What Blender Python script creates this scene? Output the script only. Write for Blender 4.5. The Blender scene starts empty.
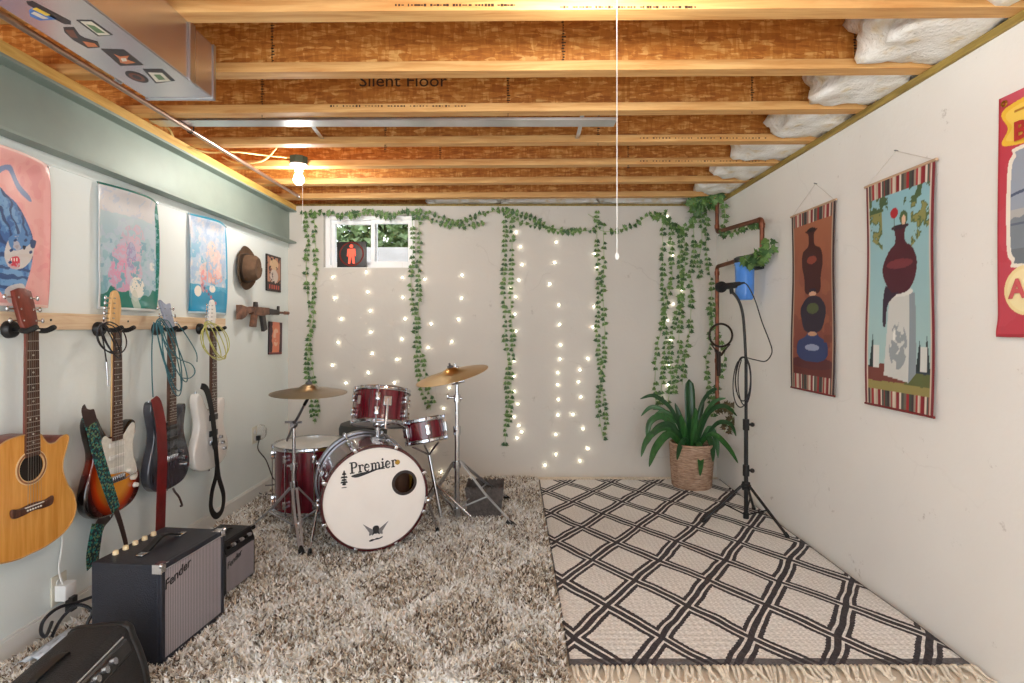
import bpy, bmesh, math, random
import numpy as np
from mathutils import Vector, Matrix, Euler, Quaternion

random.seed(7)
RNG = np.random.default_rng(11)
SC = bpy.context.scene
COL = SC.collection
PI = math.pi
R = math.radians
F, CX, CY, CAMZ = 540.0, 514.0, 328.0, 1.2      # focal length and horizon of the survey
WL, WR, WB = -1.82, 1.63, 4.349                 # wall faces
TOPZ = 2.1825

def at(px, py, Y):
    return Vector(((px - CX) * Y / F, Y, CAMZ - (py - CY) * Y / F))
def onx(px, py, X):
    Y = X * F / (px - CX)
    return Vector((X, Y, CAMZ - (py - CY) * Y / F))
def onz(px, py, z):
    Y = (CAMZ - z) * F / (py - CY)
    return Vector(((px - CX) * Y / F, Y, z))

# ------------------------------------------------------------------ colour
def s2l(c):
    return tuple((x / 12.92 if x <= .04045 else ((x + .055) / 1.055) ** 2.4) for x in c)
def rgb(r, g, b):
    return s2l((r / 255, g / 255, b / 255))

MATS = {}
def nodes(name):
    m = bpy.data.materials.new(name); m.use_nodes = True
    nt = m.node_tree
    b = nt.nodes['Principled BSDF']
    return m, nt, b
def N(nt, kind, **kw):
    n = nt.nodes.new(kind)
    for k, v in kw.items():
        if k.startswith('i_'):
            n.inputs[k[2:].replace('_', ' ')].default_value = v
        else:
            setattr(n, k, v)
    return n
def ramp(nt, fac, stops, interp='LINEAR'):
    r = nt.nodes.new('ShaderNodeValToRGB'); r.color_ramp.interpolation = interp
    e = r.color_ramp.elements
    while len(e) < len(stops): e.new(.5)
    for i, (p, c) in enumerate(stops):
        e[i].position = p; e[i].color = (*c, 1)
    nt.links.new(fac, r.inputs[0])
    return r
def mat(name, c, rough=.5, metal=0., noise=0., nscale=20., bump=0., bscale=60., stretch=None, coat=0., alpha=None, spec=None):
    """plain paint, plastic, metal ... with a little procedural variation"""
    if name in MATS: return MATS[name]
    m, nt, b = nodes(name); L = nt.links.new
    b.inputs['Roughness'].default_value = rough
    b.inputs['Metallic'].default_value = metal
    b.inputs['Coat Weight'].default_value = coat
    b.inputs['Coat Roughness'].default_value = .08
    if spec is not None: b.inputs['Specular IOR Level'].default_value = spec
    tc = N(nt, 'ShaderNodeTexCoord'); mp = N(nt, 'ShaderNodeMapping')
    L(tc.outputs['Object'], mp.inputs[0])
    if stretch: mp.inputs['Scale'].default_value = stretch
    nz = N(nt, 'ShaderNodeTexNoise', i_Scale=nscale, i_Detail=4.)
    L(mp.outputs[0], nz.inputs['Vector'])
    n = max(noise, .02)
    lo = tuple(max(0, x * (1 - n)) for x in c); hi = tuple(min(1, x * (1 + n)) for x in c)
    r = ramp(nt, nz.outputs['Fac'], [(.3, lo), (.7, hi)])
    L(r.outputs[0], b.inputs['Base Color'])
    if bump:
        nb = N(nt, 'ShaderNodeTexNoise', i_Scale=bscale, i_Detail=3.)
        L(mp.outputs[0], nb.inputs['Vector'])
        bp = N(nt, 'ShaderNodeBump', i_Strength=bump, i_Distance=.01)
        L(nb.outputs['Fac'], bp.inputs['Height']); L(bp.outputs[0], b.inputs['Normal'])
    if alpha is not None: b.inputs['Alpha'].default_value = alpha
    MATS[name] = m
    return m
def emit(name, c, s):
    if name in MATS: return MATS[name]
    m, nt, b = nodes(name)
    b.inputs['Base Color'].default_value = (*c, 1)
    b.inputs['Emission Color'].default_value = (*c, 1)
    b.inputs['Emission Strength'].default_value = s
    MATS[name] = m
    return m
def attr_mat(name, rough=.5, coat=0., bump=0., bscale=400.):
    if name in MATS: return MATS[name]
    m, nt, b = nodes(name); L = nt.links.new
    a = N(nt, 'ShaderNodeAttribute', attribute_name='Col')
    tc = N(nt, 'ShaderNodeTexCoord'); nz = N(nt, 'ShaderNodeTexNoise', i_Scale=bscale, i_Detail=2.)
    L(tc.outputs['Object'], nz.inputs['Vector'])
    L(a.outputs['Color'], b.inputs['Base Color'])
    b.inputs['Roughness'].default_value = rough; b.inputs['Coat Weight'].default_value = coat
    bp = N(nt, 'ShaderNodeBump', i_Strength=bump, i_Distance=.002)
    L(nz.outputs['Fac'], bp.inputs['Height']); L(bp.outputs[0], b.inputs['Normal'])
    MATS[name] = m
    return m

# ------------------------------------------------------------------ mesh building
def cr(pts, n=6, closed=False):
    """smooth curve through points"""
    P = [Vector(p) for p in pts]; out = []
    k = len(P)
    for i in range(k if closed else k - 1):
        if closed:
            a, b, c, d = P[(i - 1) % k], P[i], P[(i + 1) % k], P[(i + 2) % k]
        else:
            a, b, c, d = P[max(i - 1, 0)], P[i], P[i + 1], P[min(i + 2, k - 1)]
        for j in range(n):
            t = j / n
            out.append(.5 * ((2 * b) + (c - a) * t + (2 * a - 5 * b + 4 * c - d) * t * t + (3 * b - a - 3 * c + d) * t ** 3))
    if not closed: out.append(P[-1])
    return out
def circ(r, n, cx=0, cy=0, a0=0):
    return [(cx + r * math.cos(a0 + 2 * PI * i / n), cy + r * math.sin(a0 + 2 * PI * i / n)) for i in range(n)]

class MB:
    def __init__(s): s.v = []; s.f = []; s.m = []
    def add(s, vs, fs, mi=0, M=None):
        o = len(s.v)
        s.v += [tuple(M @ Vector(p)) if M is not None else tuple(p) for p in vs]
        s.f += [tuple(o + i for i in f) for f in fs]; s.m += [mi] * len(fs)
        return s
    def box(s, c, d, mi=0, M=None):
        x, y, z = c; a, b, h = d[0] / 2, d[1] / 2, d[2] / 2
        vs = [(x + i * a, y + j * b, z + k * h) for k in (-1, 1) for j in (-1, 1) for i in (-1, 1)]
        return s.add(vs, [(0, 2, 3, 1), (4, 5, 7, 6), (0, 1, 5, 4), (2, 6, 7, 3), (0, 4, 6, 2), (1, 3, 7, 5)], mi, M)
    def span(s, a, b, mi=0, M=None):
        return s.box([(p + q) / 2 for p, q in zip(a, b)], [abs(q - p) for p, q in zip(a, b)], mi, M)
    def tube(s, pts, r, seg=8, closed=False, mi=0, M=None):
        P = [Vector(p) for p in pts]; n = len(P)
        rs = r if isinstance(r, (list, tuple)) else [r] * n
        t = [(P[(i + 1) % n] - P[i - 1]) if closed else (P[min(i + 1, n - 1)] - P[max(i - 1, 0)]) for i in range(n)]
        t = [x.normalized() if x.length > 1e-9 else Vector((0, 0, 1)) for x in t]
        u = t[0].orthogonal().normalized(); vs = []
        for i in range(n):
            if i: 
                q = t[i - 1].rotation_difference(t[i]); u = (q @ u)
                u = (u - t[i] * u.dot(t[i])).normalized()
            w = t[i].cross(u)
            for k in range(seg):
                a = 2 * PI * k / seg
                vs.append(P[i] + rs[i] * (math.cos(a) * u + math.sin(a) * w))
        fs = []
        for i in range(n if closed else n - 1):
            j = (i + 1) % n
            for k in range(seg):
                l = (k + 1) % seg
                fs.append((i * seg + k, i * seg + l, j * seg + l, j * seg + k))
        if not closed:
            fs.append(tuple(range(seg - 1, -1, -1))); fs.append(tuple((n - 1) * seg + k for k in range(seg)))
        return s.add(vs, fs, mi, M)
    def rod(s, a, b, r, r2=None, seg=10, mi=0, M=None):
        return s.tube([a, b], [r, r if r2 is None else r2], seg, False, mi, M)
    def lathe(s, prof, seg=32, M=None, mi=0, closed=False):
        vs = []; fs = []; n = len(prof)
        for r, z in prof:
            r = max(r, 1e-5)
            for k in range(seg):
                a = 2 * PI * k / seg; vs.append((r * math.cos(a), r * math.sin(a), z))
        for i in range(n if closed else n - 1):
            j = (i + 1) % n
            for k in range(seg):
                l = (k + 1) % seg
                fs.append((i * seg + k, i * seg + l, j * seg + l, j * seg + k))
        return s.add(vs, fs, mi, M)
    def ball(s, c, r, seg=12, sc=(1, 1, 1), mi=0, M=None):
        n = max(4, seg // 2)
        T = Matrix.Translation(Vector(c)) @ Matrix.Diagonal((*sc, 1))
        if M is not None: T = M @ T
        return s.lathe([(r * math.sin(PI * i / n), -r * math.cos(PI * i / n)) for i in range(n + 1)], seg, T, mi)
    def prism(s, poly, y0, y1, mi=0, M=None):
        """polygon in x,z extruded along y"""
        n = len(poly)
        vs = [(p[0], y0, p[1]) for p in poly] + [(p[0], y1, p[1]) for p in poly]
        fs = [tuple(range(n)), tuple(range(2 * n - 1, n - 1, -1))] + [(i, n + i, n + (i + 1) % n, (i + 1) % n) for i in range(n)]
        return s.add(vs, fs, mi, M)
    def rprism(s, poly, y0, y1, r, mi=0, M=None, steps=4):
        """the same with rounded edges"""
        n = len(poly); P = [Vector((p[0], p[1])) for p in poly]
        area = sum(P[i - 1].x * P[i].y - P[i].x * P[i - 1].y for i in range(n))
        sg = 1 if area > 0 else -1
        nr = []
        for i in range(n):
            t = (P[(i + 1) % n] - P[i - 1]); t.normalize(); nr.append(Vector((t.y, -t.x)) * sg)
        rings = []
        for k in range(steps + 1):
            a = PI / 2 * k / steps; rings.append((r * (1 - math.sin(a)), y0 + r * (1 - math.cos(a))))
        rings += [(i, y0 + y1 - y) for i, y in reversed(rings)]
        vs = []; fs = []
        for ins, y in rings:
            vs += [(p.x - q.x * ins, y, p.y - q.y * ins) for p, q in zip(P, nr)]
        m = len(rings)
        for i in range(m - 1):
            for k in range(n):
                l = (k + 1) % n; fs.append((i * n + k, i * n + l, (i + 1) * n + l, (i + 1) * n + k))
        fs.append(tuple(range(n))); fs.append(tuple((m - 1) * n + k for k in range(n - 1, -1, -1)))
        return s.add(vs, fs, mi, M)
    def ribbon(s, pts, w, th=.003, side=None, face=(1, 0, 0), mi=0):
        """a flat strap along a path, its width square to the path and to FACE"""
        P = [Vector(p) for p in pts]; n = len(P); ws = w if isinstance(w, (list, tuple)) else [w] * n
        vs = []
        for i in range(n):
            t = (P[min(i + 1, n - 1)] - P[max(i - 1, 0)]).normalized()
            if side is not None: a = Vector(side)
            else: a = t.cross(Vector(face))
            a.normalize(); b = a.cross(t).normalized()
            for x, y in ((-1, -1), (1, -1), (1, 1), (-1, 1)):
                vs.append(P[i] + a * (x * ws[i] / 2) + b * (y * th / 2))
        fs = [(0, 1, 2, 3), ((n - 1) * 4 + 3, (n - 1) * 4 + 2, (n - 1) * 4 + 1, (n - 1) * 4)]
        for i in range(n - 1):
            for k in range(4):
                l = (k + 1) % 4; fs.append((i * 4 + k, (i + 1) * 4 + k, (i + 1) * 4 + l, i * 4 + l))
        return s.add(vs, fs, mi)
    def build(s, name, mats, parent=None, smooth=True, ang=38, bevel=0., bseg=2, sub=0, fix=True):
        me = bpy.data.meshes.new(name)
        me.from_pydata(s.v, [], s.f)
        if not isinstance(mats, (list, tuple)): mats = [mats]
        for m in mats: me.materials.append(m)
        me.polygons.foreach_set('material_index', s.m)
        if fix:
            bm = bmesh.new(); bm.from_mesh(me); bmesh.ops.recalc_face_normals(bm, faces=bm.faces); bm.to_mesh(me); bm.free()
        if smooth:
            me.polygons.foreach_set('use_smooth', [True] * len(me.polygons))
            me.set_sharp_from_angle(angle=R(ang))
        me.update()
        o = bpy.data.objects.new(name, me); COL.objects.link(o)
        if parent is not None: o.parent = parent
        if bevel:
            b = o.modifiers.new('Bevel', 'BEVEL'); b.width = bevel; b.segments = bseg; b.limit_method = 'ANGLE'; b.angle_limit = R(40)
        if sub:
            d = o.modifiers.new('Subdivision', 'SUBSURF'); d.levels = d.render_levels = sub
        return o

def tag(o, label=None, cat=None, group=None, kind=None):
    if label: o['label'] = label
    if cat: o['category'] = cat
    if group: o['group'] = group
    if kind: o['kind'] = kind
    return o
def thing(name, label, cat, loc=(0, 0, 0), rot=(0, 0, 0), group=None):
    o = bpy.data.objects.new(name, None); COL.objects.link(o); o.empty_display_size = .05
    o.location = loc; o.rotation_euler = rot
    return tag(o, label, cat, group)
def struct(o, label=None):
    o['kind'] = 'structure'
    if label: o['label'] = label
    return o
def dup(o, parent=None):
    c = o.copy(); COL.objects.link(c)
    if parent is not None: c.parent = parent
    for ch in list(o.children): dup(ch, c)
    return c
def text(name, s, size, m, parent, loc, rot, shear=0., ext=.0006, sx=1., align='CENTER', offset=0.):
    cu = bpy.data.curves.new(name, 'FONT'); cu.body = s; cu.size = size; cu.shear = shear; cu.extrude = ext; cu.offset = offset
    cu.align_x = align; cu.align_y = 'CENTER'; cu.resolution_u = 3
    t = bpy.data.objects.new(name + '_curve', cu); COL.objects.link(t)
    dg = bpy.context.evaluated_depsgraph_get(); dg.update()
    me = bpy.data.meshes.new_from_object(t.evaluated_get(dg)); me.name = name
    bpy.data.objects.remove(t); bpy.data.curves.remove(cu)
    me.materials.clear(); me.materials.append(m)
    o = bpy.data.objects.new(name, me); COL.objects.link(o)
    o.parent = parent; o.location = loc; o.rotation_euler = rot; o.scale = (sx, 1, 1)
    return o

# ------------------------------------------------------------------ pictures as colour maps
def vnoise(U, V, fx, fy, seed):
    g = np.random.default_rng(seed).random((fy + 2, fx + 2))
    x = np.clip(U, 0, .9999) * fx; y = np.clip(V, 0, .9999) * fy
    i = x.astype(int); j = y.astype(int); a = x - i; b = y - j
    a = a * a * (3 - 2 * a); b = b * b * (3 - 2 * b)
    return (g[j, i] * (1 - a) + g[j, i + 1] * a) * (1 - b) + (g[j + 1, i] * (1 - a) + g[j + 1, i + 1] * a) * b
def fbm(U, V, fx, fy, seed):
    return .5 * vnoise(U, V, fx, fy, seed) + .3 * vnoise(U, V, fx * 2, fy * 2, seed + 1) + .2 * vnoise(U, V, fx * 4, fy * 4, seed + 2)
class Art:
    def __init__(s, nu, nv, bg):
        u, v = np.meshgrid(np.linspace(0, 1, nu), np.linspace(0, 1, nv))
        s.U, s.V = u, v; s.C = np.ones((nv, nu, 3)) * np.array(bg) / 255.
    def put(s, mask, c, a=1.):
        k = (np.asarray(mask, float) * a)[..., None]
        s.C = s.C * (1 - k) + np.array(c) / 255. * k
        return s
    def ell(s, cx, cy, rx, ry, rot=0):
        c, d = math.cos(rot), math.sin(rot); x = s.U - cx; y = s.V - cy
        return ((x * c + y * d) / rx) ** 2 + ((-x * d + y * c) / ry) ** 2 <= 1
    def poly(s, pts):
        inside = np.zeros_like(s.U, bool); n = len(pts)
        for i in range(n):
            (x1, y1), (x2, y2) = pts[i], pts[i - 1]
            if y1 == y2: continue
            c = ((y1 > s.V) != (y2 > s.V)) & (s.U < (x2 - x1) * (s.V - y1) / (y2 - y1) + x1)
            inside ^= c
        return inside
    def smooth(s, pts, n=6):
        return s.poly([(p.x, p.y) for p in cr([(a, b, 0) for a, b in pts], n, True)])
    def rect(s, a, b, c, d): return (s.U >= a) & (s.U <= c) & (s.V >= b) & (s.V <= d)
    def grad(s, axis, c0, c1):
        t = s.V if axis == 'v' else s.U
        s.C = np.array(c0) / 255. * (1 - t[..., None]) + np.array(c1) / 255. * t[..., None]
        return s
def art_mesh(name, art, w, h, m, parent, fn=None, thick=.0015):
    """a sheet in local x,z facing -y carrying the picture; FN(u,v) gives how far it stands off in -y"""
    nv, nu = art.U.shape
    X = (art.U - .5) * w; Z = (art.V - .5) * h; Y = -fn(art.U, art.V) if fn else np.zeros_like(X)
    co = np.stack([X, Y, Z], -1).reshape(-1, 3)
    idx = np.arange(nu * nv).reshape(nv, nu)
    q = np.stack([idx[:-1, :-1], idx[:-1, 1:], idx[1:, 1:], idx[1:, :-1]], -1).reshape(-1, 4)
    me = bpy.data.meshes.new(name)
    me.from_pydata(co.tolist(), [], q.tolist())
    c = np.clip(art.C, 0, 1); c = np.where(c <= .04045, c / 12.92, ((c + .055) / 1.055) ** 2.4)
    a = me.color_attributes.new('Col', 'FLOAT_COLOR', 'POINT')
    a.data.foreach_set('color', np.concatenate([c.reshape(-1, 3), np.ones((nu * nv, 1))], 1).ravel())
    me.materials.append(m); me.polygons.foreach_set('use_smooth', [True] * len(me.polygons)); me.update()
    o = bpy.data.objects.new(name, me); COL.objects.link(o)
    if parent is not None: o.parent = parent
    sd = o.modifiers.new('Solidify', 'SOLIDIFY'); sd.thickness = thick; sd.offset = -1
    return o

# ------------------------------------------------------------------ shared materials
chrome = mat('chrome', rgb(205, 207, 212), .16, 1., .04, 30)
dchrome = mat('worn_chrome', rgb(150, 150, 155), .28, 1., .1, 40)
black = mat('black_plastic', rgb(22, 22, 24), .42, 0, .15, 60)
blackm = mat('black_metal', rgb(26, 25, 26), .35, .3, .15, 60)
rubber = mat('black_rubber', rgb(18, 18, 18), .7, 0, .2, 50)
white_paint = mat('white_paint', rgb(232, 232, 228), .45, 0, .02, 8)
brass = mat('brass', rgb(190, 150, 70), .3, 1., .1, 30)

# ================================================================== SETTING
def wall_mat(name, c, stain, crack, seed):
    m, nt, b = nodes(name); L = nt.links.new
    tc = N(nt, 'ShaderNodeTexCoord')
    n1 = N(nt, 'ShaderNodeTexNoise', i_Scale=1.4, i_Detail=5.); L(tc.outputs['Object'], n1.inputs['Vector'])
    base = ramp(nt, n1.outputs['Fac'], [(.3, tuple(x * .94 for x in c)), (.65, c)])
    mp = N(nt, 'ShaderNodeMapping'); mp.inputs['Location'].default_value = (seed, seed * 2, seed); L(tc.outputs['Object'], mp.inputs[0])
    n2 = N(nt, 'ShaderNodeTexNoise', i_Scale=9., i_Detail=6., i_Roughness=.75); L(mp.outputs[0], n2.inputs['Vector'])
    k2 = ramp(nt, n2.outputs['Fac'], [(.645, (0, 0, 0)), (.72, (stain,) * 3)])
    v = N(nt, 'ShaderNodeTexVoronoi', feature='DISTANCE_TO_EDGE', i_Scale=1.1)
    n3 = N(nt, 'ShaderNodeTexNoise', i_Scale=5., i_Detail=4.); L(mp.outputs[0], n3.inputs['Vector'])
    ad = N(nt, 'ShaderNodeVectorMath', operation='ADD'); sc = N(nt, 'ShaderNodeVectorMath', operation='SCALE'); sc.inputs['Scale'].default_value = .25
    L(n3.outputs['Color'], sc.inputs[0]); L(mp.outputs[0], ad.inputs[0]); L(sc.outputs[0], ad.inputs[1]); L(ad.outputs[0], v.inputs['Vector'])
    k3 = ramp(nt, v.outputs['Distance'], [(0, (crack,) * 3), (.006, (0, 0, 0))])
    n4 = N(nt, 'ShaderNodeTexNoise', i_Scale=2.2, i_Detail=2.); L(mp.outputs[0], n4.inputs['Vector'])
    k4 = ramp(nt, n4.outputs['Fac'], [(.5, (0, 0, 0)), (.6, (1, 1, 1))])
    mu = N(nt, 'ShaderNodeMath', operation='MULTIPLY'); L(k3.outputs[0], mu.inputs[0]); L(k4.outputs[0], mu.inputs[1])
    mx = N(nt, 'ShaderNodeMath', operation='MAXIMUM'); L(mu.outputs[0], mx.inputs[0]); L(k2.outputs[0], mx.inputs[1])
    mix = N(nt, 'ShaderNodeMix', data_type='RGBA'); L(mx.outputs[0], mix.inputs['Factor']); L(base.outputs[0], mix.inputs['A'])
    mix.inputs['B'].default_value = (*rgb(140, 128, 116), 1)
    L(mix.outputs['Result'], b.inputs['Base Color']); b.inputs['Roughness'].default_value = .6
    nb = N(nt, 'ShaderNodeTexNoise', i_Scale=35., i_Detail=5.); L(tc.outputs['Object'], nb.inputs['Vector'])
    bp = N(nt, 'ShaderNodeBump', i_Strength=.25, i_Distance=.004); L(nb.outputs['Fac'], bp.inputs['Height']); L(bp.outputs[0], b.inputs['Normal'])
    return m
paint_left = wall_mat('mint_white_wall', rgb(238, 246, 244), 0., 0., 1)
paint_right = wall_mat('white_wall', rgb(238, 236, 232), .5, .10, 3)
paint_back = wall_mat('grey_white_wall', rgb(208, 202, 193), .6, .22, 6)
concrete = mat('pale_concrete', rgb(226, 214, 196), .7, 0, .12, 6, .3, 30)

def wood(name, a, b_, scale=6., stretch=(1, 14, 14), rough=.6):
    m, nt, b = nodes(name); L = nt.links.new
    tc = N(nt, 'ShaderNodeTexCoord'); mp = N(nt, 'ShaderNodeMapping'); mp.inputs['Scale'].default_value = stretch
    L(tc.outputs['Object'], mp.inputs[0])
    n = N(nt, 'ShaderNodeTexNoise', i_Scale=scale, i_Detail=6., i_Roughness=.6, i_Distortion=.6); L(mp.outputs[0], n.inputs['Vector'])
    r = ramp(nt, n.outputs['Fac'], [(.3, a), (.5, tuple((x + y) / 2 for x, y in zip(a, b_))), (.68, b_)])
    L(r.outputs[0], b.inputs['Base Color']); b.inputs['Roughness'].default_value = rough
    return m
lumber = wood('flange_lumber', rgb(196, 136, 72), rgb(228, 182, 118), 3.)
pine = wood('pine_board', rgb(214, 178, 136), rgb(244, 224, 194), 3., (14, 1, 14))
treated = wood('treated_plate', rgb(120, 98, 42), rgb(176, 150, 78), 4., (14, 1, 14))
yellow_pine = wood('yellow_nailer', rgb(214, 158, 66), rgb(244, 206, 118), 3., (14, 1, 14))

def osb_mat():
    m, nt, b = nodes('strand_board'); L = nt.links.new
    tc = N(nt, 'ShaderNodeTexCoord'); out = None
    for i, (rot, sc) in enumerate([((0, .5, 0), (11, 11, 60)), ((0, -.7, .2), (56, 11, 13)), ((.3, 1.2, 0), (14, 12, 64))]):
        mp = N(nt, 'ShaderNodeMapping'); mp.inputs['Rotation'].default_value = rot; mp.inputs['Scale'].default_value = sc
        L(tc.outputs['Object'], mp.inputs[0])
        v = N(nt, 'ShaderNodeTexVoronoi', i_Scale=1.5); L(mp.outputs[0], v.inputs['Vector'])
        if out is None: out = v.outputs['Color']
        else:
            mx = N(nt, 'ShaderNodeMix', data_type='RGBA'); mx.inputs['Factor'].default_value = .5
            L(out, mx.inputs['A']); L(v.outputs['Color'], mx.inputs['B']); out = mx.outputs['Result']
    bw = N(nt, 'ShaderNodeSeparateColor'); L(out, bw.inputs[0])
    r = ramp(nt, bw.outputs[0], [(.12, rgb(160, 90, 30)), (.42, rgb(186, 114, 44)), (.62, rgb(200, 130, 56)), (.9, rgb(230, 178, 106))])
    L(r.outputs[0], b.inputs['Base Color']); b.inputs['Roughness'].default_value = .55
    bp = N(nt, 'ShaderNodeBump', i_Strength=.3, i_Distance=.003); L(bw.outputs[0], bp.inputs['Height']); L(bp.outputs[0], b.inputs['Normal'])
    return m
osb = osb_mat()
ink = mat('stamp_ink', rgb(66, 42, 24), .7, 0, .3, 60)
galv = mat('galvanised_steel', rgb(196, 198, 202), .3, 1., .12, 7)
ductm = mat('duct_steel', rgb(210, 205, 205), .27, .95, .06, 5)
steelgreen = mat('primed_beam_steel', rgb(150, 164, 156), .52, .2, .12, 3, .05, 12)

Y0 = -1.7
struct(MB().span((WL - .3, Y0, -.1), (WR + .3, WB + .1, 0)).build('floor', concrete, smooth=False), 'pale concrete floor')
struct(MB().span((WL - .12, Y0, 0), (WL, WB, 1.90)).build('wall_left', paint_left, smooth=False), 'pale mint drywall under the steel beam')
struct(MB().span((WR, Y0, 0), (WR + .2, WB + .3, TOPZ)).build('wall_right', paint_right, smooth=False), 'white painted concrete wall with hanging banners')
w = MB()
wx0, wx1, wz0, wz1 = -1.535, -.80, 1.683, 2.112
WT = WB + .24
w.span((WL - .12, WB, 0), (wx0, WT, TOPZ)).span((wx1, WB, 0), (WR + .1, WT, TOPZ)).span((wx0, WB, 0), (wx1, WT, wz0)).span((wx0, WB, wz1), (wx1, WT, TOPZ))
struct(w.build('wall_back', paint_back, smooth=False), 'painted concrete wall with the small window')
struct(MB().span((WL, Y0, 0), (WL + .013, WB, .085)).span((WL, Y0, .085), (WL + .008, WB, .095)).build('baseboard_left', white_paint, smooth=False, bevel=.002), 'white baseboard along the mint wall')
struct(MB().span((WL, Y0, 1.838), (WL + .004, WB, 1.90)).build('trim_1', paint_left, smooth=False), 'drywall strip along the top of the mint wall')
# faint formwork seams standing a millimetre proud of the far wall
for i, px in enumerate((474, 545, 622, 700)):
    p = at(px, 300, WB)
    struct(MB().span((p.x - .002, WB - .0012, .02), (p.x + .002, WB + .002, TOPZ - .02)).build('trim_%d' % (i + 10), paint_back, smooth=False), 'thin form seam in the far wall')

# steel beam and nailer
bx = -1.815
b = MB()
b.span((bx - .006, Y0, 1.888), (bx + .006, WB + .05, 2.142)).span((bx - .065, Y0, 1.880), (bx + .065, WB - .0, 1.893)).span((bx - .065, Y0, 2.130), (bx + .065, WB, 2.143))
struct(b.build('beam', steelgreen, smooth=False, bevel=.002), 'grey-green steel beam above the mint wall')
struct(MB().span((bx - .065, Y0, 2.143), (bx + .06, WB, 2.187)).build('trim_2', yellow_pine, smooth=False), 'yellow wooden nailer on top of the steel beam')
struct(MB().span((WR - .012, Y0, TOPZ), (WR + .13, WB + .1, 2.213)).build('trim_3', treated, smooth=False, bevel=.003), 'olive treated sill plate on the banner wall')
struct(MB().span((WL - .2, WB + .06, TOPZ), (WR + .1, WT, 2.213)).build('trim_4', treated, smooth=False), 'sill plate on the far wall')

# joists: a lumber flange, a strand-board web, a lumber flange
JY = [1.358, 1.762, 2.160, 2.553, 2.975, 3.375, 3.776, 4.186]
FW, FH, JH = .062, .038, .302
slope = .022 / 3.4
for i in range(-7, 8):
    y1 = JY[i] if i >= 0 else JY[0] + .404 * i
    j = MB()
    a, c = y1 - FW, y1; xm0, xm1 = -2.35, WR + .12
    z0 = 2.201
    j.span((xm0, a, z0), (xm1, c, z0 + FH)).span((xm0, a, z0 + JH - FH), (xm1, c, z0 + JH))
    j.span((xm0, y1 - FW / 2 - .005, z0 + FH), (xm1, y1 - FW / 2 + .005, z0 + JH - FH), 1)
    o = j.build('ceiling_joist', [lumber, osb], smooth=False, bevel=.0015)
    o.rotation_euler = (0, -slope, 0)
    struct(o, 'exposed wooden joist of the ceiling')
struct(MB().span((-2.4, Y0, 2.512), (WR + .3, WB + .3, 2.53)).build('ceiling', osb, smooth=False), 'strand board subfloor above the joists')
struct(MB().span((-2.4, Y0, 1.9), (-2.37, WB + .2, 2.52)).build('trim_5', osb, smooth=False), 'strand board blocking beyond the beam')
struct(MB().span((WL - .3, WB + .19, 2.2), (WR + .3, WB + .23, 2.52)).build('trim_6', osb, smooth=False), 'rim board over the far wall')
struct(MB().span((WR + .14, Y0, 2.2), (WR + .17, WB + .2, 2.52)).build('trim_7', osb, smooth=False), 'rim board over the banner wall')
# printed strokes on the webs: stamped floor brand and the tally marks seen on every web
wy = JY[3] - FW / 2 - .0065
p = at(405, 89, wy)
st = text('web_stamp', 'Silent Floor', .080, ink, None, (p.x - .01, wy, p.z + .036), (PI / 2, 0, 0), 0, .0004, 1.1, offset=.0002)
struct(st, 'dark stamp on the web of a joist')
for k, (jj, px, py) in enumerate([(2, 272, 45), (2, 563, 42), (2, 855, 45), (3, 262, 96), (3, 508, 95), (3, 752, 92), (4, 385, 134), (4, 598, 128), (5, 440, 152), (5, 628, 154)]):
    y = JY[jj] - FW / 2 - .006; s = MB(); p = at(px, py, y)
    s.span((p.x - .0012, y, p.z - .10), (p.x + .0012, y + .0015, p.z + .10))
    for q in range(15):
        a_, b_ = random.uniform(.001, .007), random.uniform(.002, .012)
        s.span((p.x - a_, y, p.z - .085 + q * .0115), (p.x + b_, y + .0015, p.z - .085 + q * .0115 + random.uniform(.003, .006)))
    struct(s.build('web_marks', ink, smooth=False), 'printed tally marks on a joist web')

rg_ = random.Random(3)
for jj, xa, xb, zz in ((1, 395, 520, 5), (3, 330, 470, 106), (1, 560, 700, 7), (5, 640, 770, 161), (4, 640, 770, 138)):
    y = JY[jj] - FW - .0006; s = MB(); n_ = int((xb - xa) / 3.2)
    for q in range(n_):
        if q % 7 in (3,): continue
        p = at(xa + q * 3.2, zz, y); w_ = rg_.uniform(.004, .010); h_ = rg_.uniform(.003, .009)
        s.span((p.x, y, p.z - h_ / 2), (p.x + w_, y + .0008, p.z + h_ / 2))
    struct(s.build('flange_marks', ink, smooth=False), 'faint printed marks along a joist flange')
# ------------------------------------------------------------------ window and what lies beyond
vinyl = mat('white_vinyl', rgb(250, 250, 250), .3, 0, .01, 8)
win = struct(thing('window_1', 'small white sliding basement window', None))
yf = WB + .05
f = MB()
f.span((wx0, yf, wz0), (wx0 + .035, yf + .09, wz1)).span((wx1 - .035, yf, wz0), (wx1, yf + .09, wz1)).span((wx0 + .035, yf, wz1 - .03), (wx1 - .035, yf + .09, wz1)).span((wx0 + .035, yf, wz0), (wx1 - .035, yf + .09, wz0 + .03))
f.build('window_frame', vinyl, win, False)
xm = (wx0 + wx1) / 2 + .02
def sash(x0, x1, y):
    s = MB(); t = .03; z0, z1 = wz0 + .03, wz1 - .03
    s.span((x0, y, z0), (x0 + t, y + .03, z1)).span((x1 - t, y, z0), (x1, y + .03, z1)).span((x0 + t, y, z0), (x1 - t, y + .03, z0 + t)).span((x0 + t, y, z1 - t), (x1 - t, y + .03, z1))
    o = s.build('sash', vinyl, win, False)
    g = MB().span((x0 + t, y + .012, z0 + t), (x1 - t, y + .016, z1 - t)).build('pane', glass, o, False)
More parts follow.
